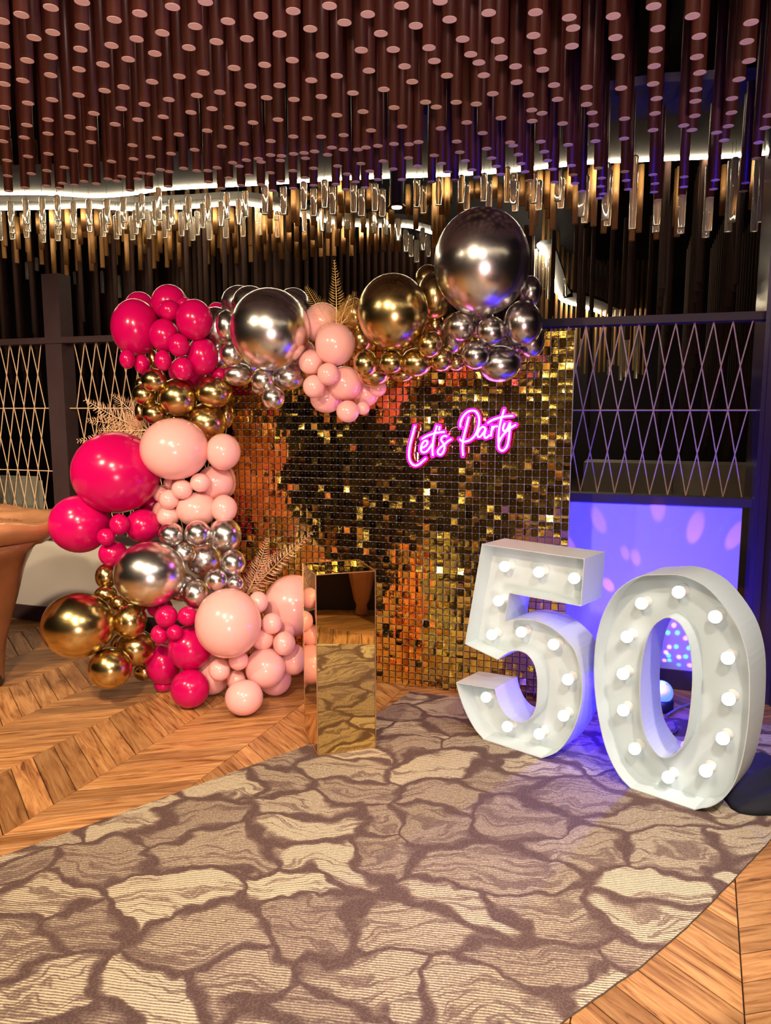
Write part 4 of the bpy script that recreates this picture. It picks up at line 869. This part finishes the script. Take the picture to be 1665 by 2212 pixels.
#  cx, cy, rx, ry, colour, rank, where
BAL = [
(292,708,51,61,'P',0.8,'at the upper left corner of the arch, biggest of that cluster'),
(302,662,30,30,'P',2,'peeping over the big one at the upper left corner'),
(366,654,37,37,'P',2,'at the very top of the hot pink corner cluster'),
(366,670,21,21,'P',1,'in front of the topmost hot pink one, glossy arc on it'),
(347,669,12,12,'P',2,'tucked between the upper left corner giant and its small neighbour'),
(398,656,15,13,'P',2,'just right of the topmost hot pink one'),
(420,691,38,42,'P',1,'at upper left, touching the silver cluster'),
(468,672,18,18,'P',3,'sliver behind the first silver balloons'),
(355,725,32,36,'P',0.5,'right of the upper left corner giant, in mid cluster'),
(386,746,22.5,25,'P',0,'frontmost in the upper left hot pink cluster'),
(437,770,33,39,'P',1,'at the lower right of the upper left hot pink cluster'),
(352,779,18,22.5,'P',0,'next to the half-hidden small gold one'),
(395,797,22,25,'P',0,'in front of the violet-tinted hot pink one'),
(408,803,41,34,'P',1.6,'tinted violet, resting on the upper gold cluster'),
(474,809,18,14,'P',2,'violet sliver between the gold and silver clusters'),
(275,776,16,20,'P',1,'hanging below the upper left corner giant, left one'),
(307,787,16,20,'P',1,'hanging below the upper left corner giant, right one'),
(331,776,11,19,'G',2,'half hidden behind a small hot pink one at upper left'),
(332,821,27,25,'G',0,'topmost of the upper left gold cluster'),
(306,829,13,13,'G',2,'hidden behind the topmost gold one at left'),
(312,852,25,22.5,'G',1,'at the left edge of the upper gold cluster'),
(384,858,40,39,'G',1,'in the middle of the upper gold cluster'),
(462,847,38,32,'G',1,'with violet sheen, at the upper right of the upper gold cluster'),
(303,889,12,20,'G',2,'thin sliver at the lower left of the upper gold cluster'),
(333,893,25,23,'G',1,'just above the giant pale pink one at left'),
(446,912,41,40,'G',1,'with magenta highlight, lowest of the upper gold cluster'),
(489,897,16,27,'G',2,'sliver against the left edge of the shimmer wall'),
(385,906,30,18,'G',3,'in shade behind the giant pale pink one'),
(377,970,72.7,67,'L',0,'halfway up the left column, biggest pale pink there'),
(482,976,36,38,'L',1,'violet-tinted, topmost beside the shimmer wall edge'),
(465,1043,38,36.5,'L',1,'below the topmost one beside the shimmer wall'),
(425,1100,42.5,36,'L',1,'just above the upper silver cluster of the column'),
(484,1099,27,29,'L',2,'violet-tinted, lowest beside the shimmer wall'),
(495,1040,14,30,'L',3,'violet sliver nearest the shimmer wall'),
(432.5,1042.5,22,20.5,'L',0,'right one of the small trio under the giant pale pink one'),
(393,1057,22.5,21,'L',0,'middle one of the small trio under the giant pale pink one'),
(365,1079,21.5,21.5,'L',0,'left one of the small trio under the giant pale pink one'),
(350,1067,19,18.5,'L',1,'shaded, at the left edge of the pale pink column'),
(363,1116,23,22,'L',1,'translucent, lower left of the pale pink column'),
(347,1110,17,26,'L',2,'shaded, behind the translucent one at lower left'),
(372,1043,18,15,'L',2,'in deep shade under the giant pale pink one'),
(251,1021,93,88,'P',0.5,'the largest hot pink one, halfway up the left side'),
(173,1132,62,60,'P',1,'at the far left, touching the carved table'),
(258,1133,21,23,'P',0,'under the largest hot pink one'),
(229,1160,19,19,'P',0,'at the lower right of the far left one'),
(309,1136,36,35,'P',2,'dark red in shade, below the largest hot pink one'),
(244,1196,29,27,'P',2,'dark red, above the small bronze one at left'),
(328,1092,28,30,'P',3,'dark red, squeezed behind the pale pink column'),
(323.7,1240,76,70,'S',0,'the largest silver one of the left column'),
(370,1154.6,27,25.5,'S',0,'topmost left of the silver column cluster'),
(427,1152,28,28,'S',0,'topmost middle of the silver column cluster'),
(486,1156.5,34,37,'S',1,'topmost right of the silver column cluster'),
(397,1195,25.7,25,'S',0,'touching the upper right of the largest column silver'),
(441,1208,36.5,37,'S',1,'in the middle of the silver column cluster'),
(503,1215,26,27,'S',1,'at the right edge of the silver column cluster'),
(467,1252.5,24.5,24.5,'S',0,'lowest front one of the silver column cluster'),
(507.5,1260.5,18,18,'S',1,'beside the copper fern at the column'),
(423,1283,27,31,'S',1,'with red reflections, above the small hot pink pair'),
(229,1245,22,26,'G',2,'bronze, left of the largest column silver'),
(228,1283,23,17,'G',2,'behind the top of the giant gold one'),
(257,1303,19,18,'G',1,'between the giant gold one and the largest column silver'),
(281,1341,34,37,'G',1,'right of the giant gold one'),
(169,1350.5,76,70.5,'G',0,'the giant one near the floor at left'),
(293,1399,41,40,'G',0,'frontmost of the lower gold cluster'),
(238,1443,45.5,45,'G',0,'lowest gold one, just off the parquet'),
(312,1450,22,20,'G',2,'dark in shade behind the lower hot pink cluster'),
(359,1331,24,24,'P',0,'left of the small pair below the largest column silver'),
(405,1331,21.5,21,'P',0,'right of the small pair below the largest column silver'),
(345.5,1370,19,20,'P',1,'dark, at the left of the lower hot pink cluster'),
(377,1366,17,17,'P',0,'small one in the middle of the lower hot pink cluster'),
(410.5,1399,45.5,47,'P',1,'beside the biggest pale pink one at floor level'),
(352,1434,36,44,'P',1,'at the lower left of the lower hot pink cluster'),
(410.5,1487.5,40,40,'P',1,'lowest hot pink one, on the parquet'),
(352,1480,18,14,'P',3,'dark sliver near the floor behind the hot pink cluster'),
(493,1346,71,75,'L',0,'the biggest of the bottom cluster'),
(557.7,1301,20,23,'L',1,'at the upper right of the biggest bottom one'),
(634,1308,63,64,'L',3,'big one cut off by the mirror pedestal'),
(587,1347,21.5,22,'L',1,'small one halfway between the two big bottom ones'),
(567,1381,24,23.5,'L',0,'at the lower right rim of the biggest bottom one'),
(614,1390,23.5,25,'L',1,'glossy, left of the mirror pedestal'),
(616,1365,20,19,'L',2,'behind the glossy one beside the pedestal'),
(515,1426,21.5,22,'L',0,'small one directly under the biggest bottom one'),
(474,1447,23,24.5,'L',0,'very light, in front at the lower left of the bottom cluster'),
(458,1454,40,44,'L',1,'behind the very light one, beside the hot pink'),
(511,1470,20,22,'L',1,'with a white triangular glint, above the lowest one'),
(573,1443,41.5,42,'L',1,'with violet sheen in the bottom cluster'),
(594,1467,34,34,'L',2,'behind the one with violet sheen in the bottom cluster'),
(527,1507,39.5,36.7,'L',1,'the lowest of all, resting on the parquet'),
(634,1424,28,32,'L',2,'lower one tucked against the mirror pedestal'),
(570,1408,28,20,'L',2,'in shade in the middle of the bottom cluster'),
(583,712,85.5,87.5,'S',0,'the giant bright one of the arch, above the shimmer wall'),
(517,655,38,36,'S',3,'topmost left behind the giant bright silver one'),
(541,659,39,39,'S',2,'overlapping the topmost left silver one'),
(634,659,35,35,'S',3,'peeping over the right shoulder of the giant bright silver'),
(466,707,37,41.5,'S',1,'left of the giant bright silver, touching hot pink'),
(489,703,23,31,'S',0,'small one against the left side of the giant bright silver'),
(472,771,25,29,'S',1,'at the lower left of the arch silver cluster'),
(501,764,26,27,'S',0,'with blue glint, lower left of the giant bright silver'),
(515,809,32,24,'S',2,'rosy, under the lower left silver pair'),
(568,820,26,24.5,'S',0,'directly under the giant bright silver'),
(558,839,14,12,'S',2,'small one hidden under the giant bright silver'),
(590,859.5,25.5,26,'S',0,'lowest silver one of the arch'),
(624,813,35,29,'S',2,'purple-grey, at the lower right under the giant bright silver'),
(533,788,30,25,'S',3,'rosy one behind the lower left rim of the giant silver'),
(697,698,41,42,'L',2,'behind the gold fern, right of the giant silver'),
(724,744,42,44,'L',1,'with a curved shadow, below the gold fern'),
(672,783,26,26,'L',1,'small one at the left of the arch pale pink cluster'),
(662,776,24,37,'L',2,'behind the small left one of the arch pale pink cluster'),
(709,808,24,24,'L',0,'frontmost in the arch pale pink cluster'),
(678,835,24,25,'L',0,'with blue glint in the arch pale pink cluster'),
(744,828,36,36,'L',1,'with magenta glow, right of the frontmost arch pale pink'),
(705,860,34,31,'L',2,'at the lower left of the arch pale pink cluster'),
(751,889,24,23,'L',1,'lowest of the arch pale pink cluster, glowing magenta'),
(789,849,29,29,'L',2,'glowing magenta, rightmost of the arch pale pink cluster'),
(784,882,14,14,'L',2,'tiny magenta one beside the lowest arch pale pink'),
(816,838,18,18,'L',3,'magenta sliver under the small gold ones'),
(848.6,674.6,76.5,81.5,'G',0,'the giant gold one of the arch'),
(767,680,24,34,'G',3,'behind the right frond of the gold fern'),
(780,733,27,28,'G',1,'at the lower left of the giant arch gold'),
(789.5,785,27,29,'G',0,'frontmost small gold, lower left of the arch'),
(845,782,27,25,'G',0,'directly under the giant arch gold'),
(807,808,35,26,'G',2,'rimmed magenta, lowest of the arch gold ones'),
(899,783,33,30,'G',1,'rimmed magenta, under the right of the giant arch gold'),
(928,744,27,29,'G',0,'small bright one at the lower right of the giant arch gold'),
(870,808,24,17,'G',3,'pinkish sliver below the arch gold cluster'),
(890,757,25,22,'G',3,'dark one under the giant arch gold'),
(925,602,27,28,'G',3,'topmost, behind the giant dark silver'),
(938,640,36,48,'G',2,'tall one left of the giant dark silver'),
(938,702,22,24,'G',2,'dark one between the two arch giants'),
(953,775,26,27,'G',1,'rightmost of the arch gold ones'),
(985,783,20,18,'G',3,'magenta-lit sliver right of the arch gold ones'),
(1040.5,567,103,113,'S',0,'the largest of all, at the top right of the arch'),
(995,705,33,32,'D',0,'below the left rim of the largest silver'),
(978,722,25,42,'D',2,'behind the one below the left rim of the largest silver'),
(1060.5,716,31,32,'D',0,'directly below the largest silver'),
(1026.5,767,30,31,'D',0,'lowest front one of the right end cluster'),
(1129,699,40,47,'D',1,'below the right rim of the largest silver'),
(1145,630,24,32,'D',2,'behind the right shoulder of the largest silver'),
(1148,735,28,37,'D',2,'lit deep blue at the right end of the arch'),
(1078,786,45,38,'D',1,'lowest of the right end cluster, magenta and blue'),
(1095,752,30,28,'D',3,'in the dark middle of the right end cluster'),
(1040,700,30,30,'D',3,'in deep shade under the largest silver'),
(392,1268,32,30,'S',3,'filler added in black shade behind the middle of the silver column cluster'),  # unseen fillers added from here on to close bright gaps in the garland
(345,1312,26,22,'P',3,'filler added in black shade under the largest column silver'),
(300,1300,20,22,'G',3,'filler added in shade between the largest column silver and the lower gold ones'),
(268,1395,28,30,'G',3,'filler added in black shade behind the lower gold pair'),
]
def shimmer_y(u, v): return at_plane(u, v, SP, EN).y
def yfront(u, v):
    t = max(0.0, min(1.0, (v - 880) / 520)); t = t * t * (3 - 2 * t)
    y = shimmer_y(u, v); top = y - .40
    if u < 480: top = min(top, 4.10)
    if u < 480: top = 3.95 + .1 * min(1, max(0, (v - 700) / 400))
    return (1 - t) * top + t * 3.68
order = sorted(range(len(BAL)), key=lambda i: (BAL[i][5], -BAL[i][2]))
done = []
fwd = Vector((0, math.cos(PITCH), -math.sin(PITCH)))
for i in order:
    cx_, cy_, rx, ry, col, rk, where = BAL[i]
    if rk >= 1: rx *= 1.04; ry *= 1.04
    base = yfront(cx_, cy_) + rk * .055 - (.04 if rx > 60 else 0)
    best = None; Y = base
    rr = (rx + ry) / 2
    lim = base + .34
    if 500 < cx_ < 1235 and cy_ > 730: lim = shimmer_y(cx_, cy_) - rr * 3.9 / F - .015
    cand = []
    while True:
        p = at_y(cx_, cy_, Y); rad = rr * ((p - CAM).dot(fwd)) / F; pen = 0
        for q, qr in done:
            ov = (rad + qr) - (p - q).length
            if ov > .22 * min(rad, qr): pen += ov - .22 * min(rad, qr)
        cand.append((pen, Y))
        if pen == 0 or Y > lim: break
        Y += .01
    pen, Y = min(cand, key=lambda c: (round(c[0], 3), c[1])) if cand[-1][0] > 0 else cand[-1]
    Y = max(base - .05, Y)
    if 455 < cx_ < 1235 and cy_ > 560: Y = min(Y, shimmer_y(cx_, cy_) - rr * 2.6 / F * 1.5 - .03)
    p = at_y(cx_, cy_, Y); z = (p - CAM).dot(fwd)
    RX, RZ = rx * z / F, ry * z / F
    if cy_ > 1400 and p.z - RZ < .002:   # keep above the floor
        f_ = (CAMZ - RZ - .002) / (CAMZ - p.z); 
        if f_ < 1 and f_ > .8: p = CAM + (p - CAM) * f_; RX *= f_; RZ *= f_
    done.append((p, (RX + RZ) / 2))
    o = bpy.data.objects.new('balloon', BMESH[col]); o.location = p; o.scale = (RX, (RX + RZ) / 2, RZ)
    # nose towards the viewer with a small random tilt
    d = (p - CAM).normalized(); yaw = math.atan2(-d.x, d.y)
    o.rotation_euler = (math.asin(max(-1, min(1, d.z))) * .9, random.uniform(-.05, .05), yaw + random.uniform(-.1, .1))
    link(o)
    size = 'tiny' if rr < 16 else 'small' if rr < 28 else 'medium' if rr < 38 else 'large' if rr < 60 else 'giant'
    tag(o, f'{CN[col]} balloon, ' + where if not where.startswith(('with', 'dark', 'bronze', 'violet', 'magenta')) else f'{size} {CN[col]} balloon {where}', 'balloon', 'balloons of the garland arch')

# ================================================================== FERNS
random.seed(5)
def frond(bm, p0, p1, sag, width, n=34, fluffy=0.0):
    p0, p1 = Vector(p0), Vector(p1); ax = (p1 - p0); L = ax.length
    side = ax.cross(Vector((0, 1, 0))).normalized(); P = []
    for i in range(n + 1):
        t = i / n; P.append(p0.lerp(p1, t) + side * sag * math.sin(math.pi * t) + Vector((0, -.03 * t * t, 0)))
    tube(bm, P, [.0022 * (1 - .8 * i / n) + .0004 for i in range(n + 1)], 5)
    for i in range(2, n + 1):
        t = i / n; tg = (P[i] - P[i - 1]).normalized(); sd = tg.cross(Vector((0, 1, 0))).normalized()
        wl = 1.45 * width * (.35 + .65 * math.sin(math.pi * min(1, .22 + .78 * t) ** .9)) * (1 - .55 * t) * 1.3
        for s in (-1, 1):
            for c in range(2 if fluffy else 1):
                tw = random.uniform(-fluffy, fluffy)
                dr = (sd * s * math.cos(tw) + Vector((0, 1, 0)) * math.sin(tw) + tg * .42 + Vector((0, 0, -.06))).normalized()
                ln = wl * random.uniform(.85, 1.1); wd = L / n * .21; a = P[i]; m_ = a + dr * ln * .5; e = a + dr * ln + tg * ln * .15
                v = [bm.verts.new(a), bm.verts.new(m_ + tg * wd * .6), bm.verts.new(e), bm.verts.new(m_ - tg * wd * .6)]
                v2 = bm.verts.new(m_ + Vector((0, -.0012, 0)))
                bm.faces.new((v[0], v[1], v2)); bm.faces.new((v[1], v[2], v2)); bm.faces.new((v[2], v[3], v2)); bm.faces.new((v[3], v[0], v2))
def fern(label, base, fr, D, m):
    b_ = at_y(*base, D); root = empty('fern_spray', b_); tag(root, label, 'fern', None)
    for (u0, v0, u1, v1, sag, w, fl, dD) in fr:
        bm = bmesh.new(); frond(bm, at_y(u0, v0, D) - b_, at_y(u1, v1, D + dD) - b_, sag, w, 24, fl); obj('frond', bm, m, root)
fern('gold fern spray rising from the arch between silver and gold balloons', (725, 705),
     [(718, 704, 663, 622, .006, .040, 0, .0), (726, 705, 723, 566, -.004, .030, .9, -.03), (732, 704, 766, 634, -.02, .042, .5, .0), (736, 706, 775, 655, .03, .034, .6, -.05), (728, 704, 756, 640, .0, .026, .4, .03)], 3.79, M['fern'])
fern('pale copper fern spray behind the largest hot pink balloon at left', (318, 932),
     [(318, 930, 189, 864, .012, .055, .7, .1), (318, 928, 246, 852, -.01, .05, .7, .1), (318, 934, 174, 952, .01, .055, .7, .1), (318, 932, 196, 908, -.008, .055, .8, .1), (318, 930, 215, 930, 0, .05, .8, .05), (318, 925, 285, 866, 0, .045, .7, .1), (318, 925, 300, 893, 0, .04, .7, .0)], 4.30, M['fern2'])
fern('copper fern spray beside the shimmer wall above the bottom balloons', (528, 1286),
     [(530, 1288, 578, 1162, -.01, .040, .6, .0), (532, 1288, 680, 1146, .012, .040, .8, .05), (528, 1284, 505, 1252, 0, .018, .5, .0), (535, 1284, 600, 1190, .02, .036, .8, .0), (528, 1284, 515, 1230, 0, .02, .4, .0)], 3.95, M['fern2'])
print('rods', nrod, 'balloons', len(BAL), 'planks', len(ind))
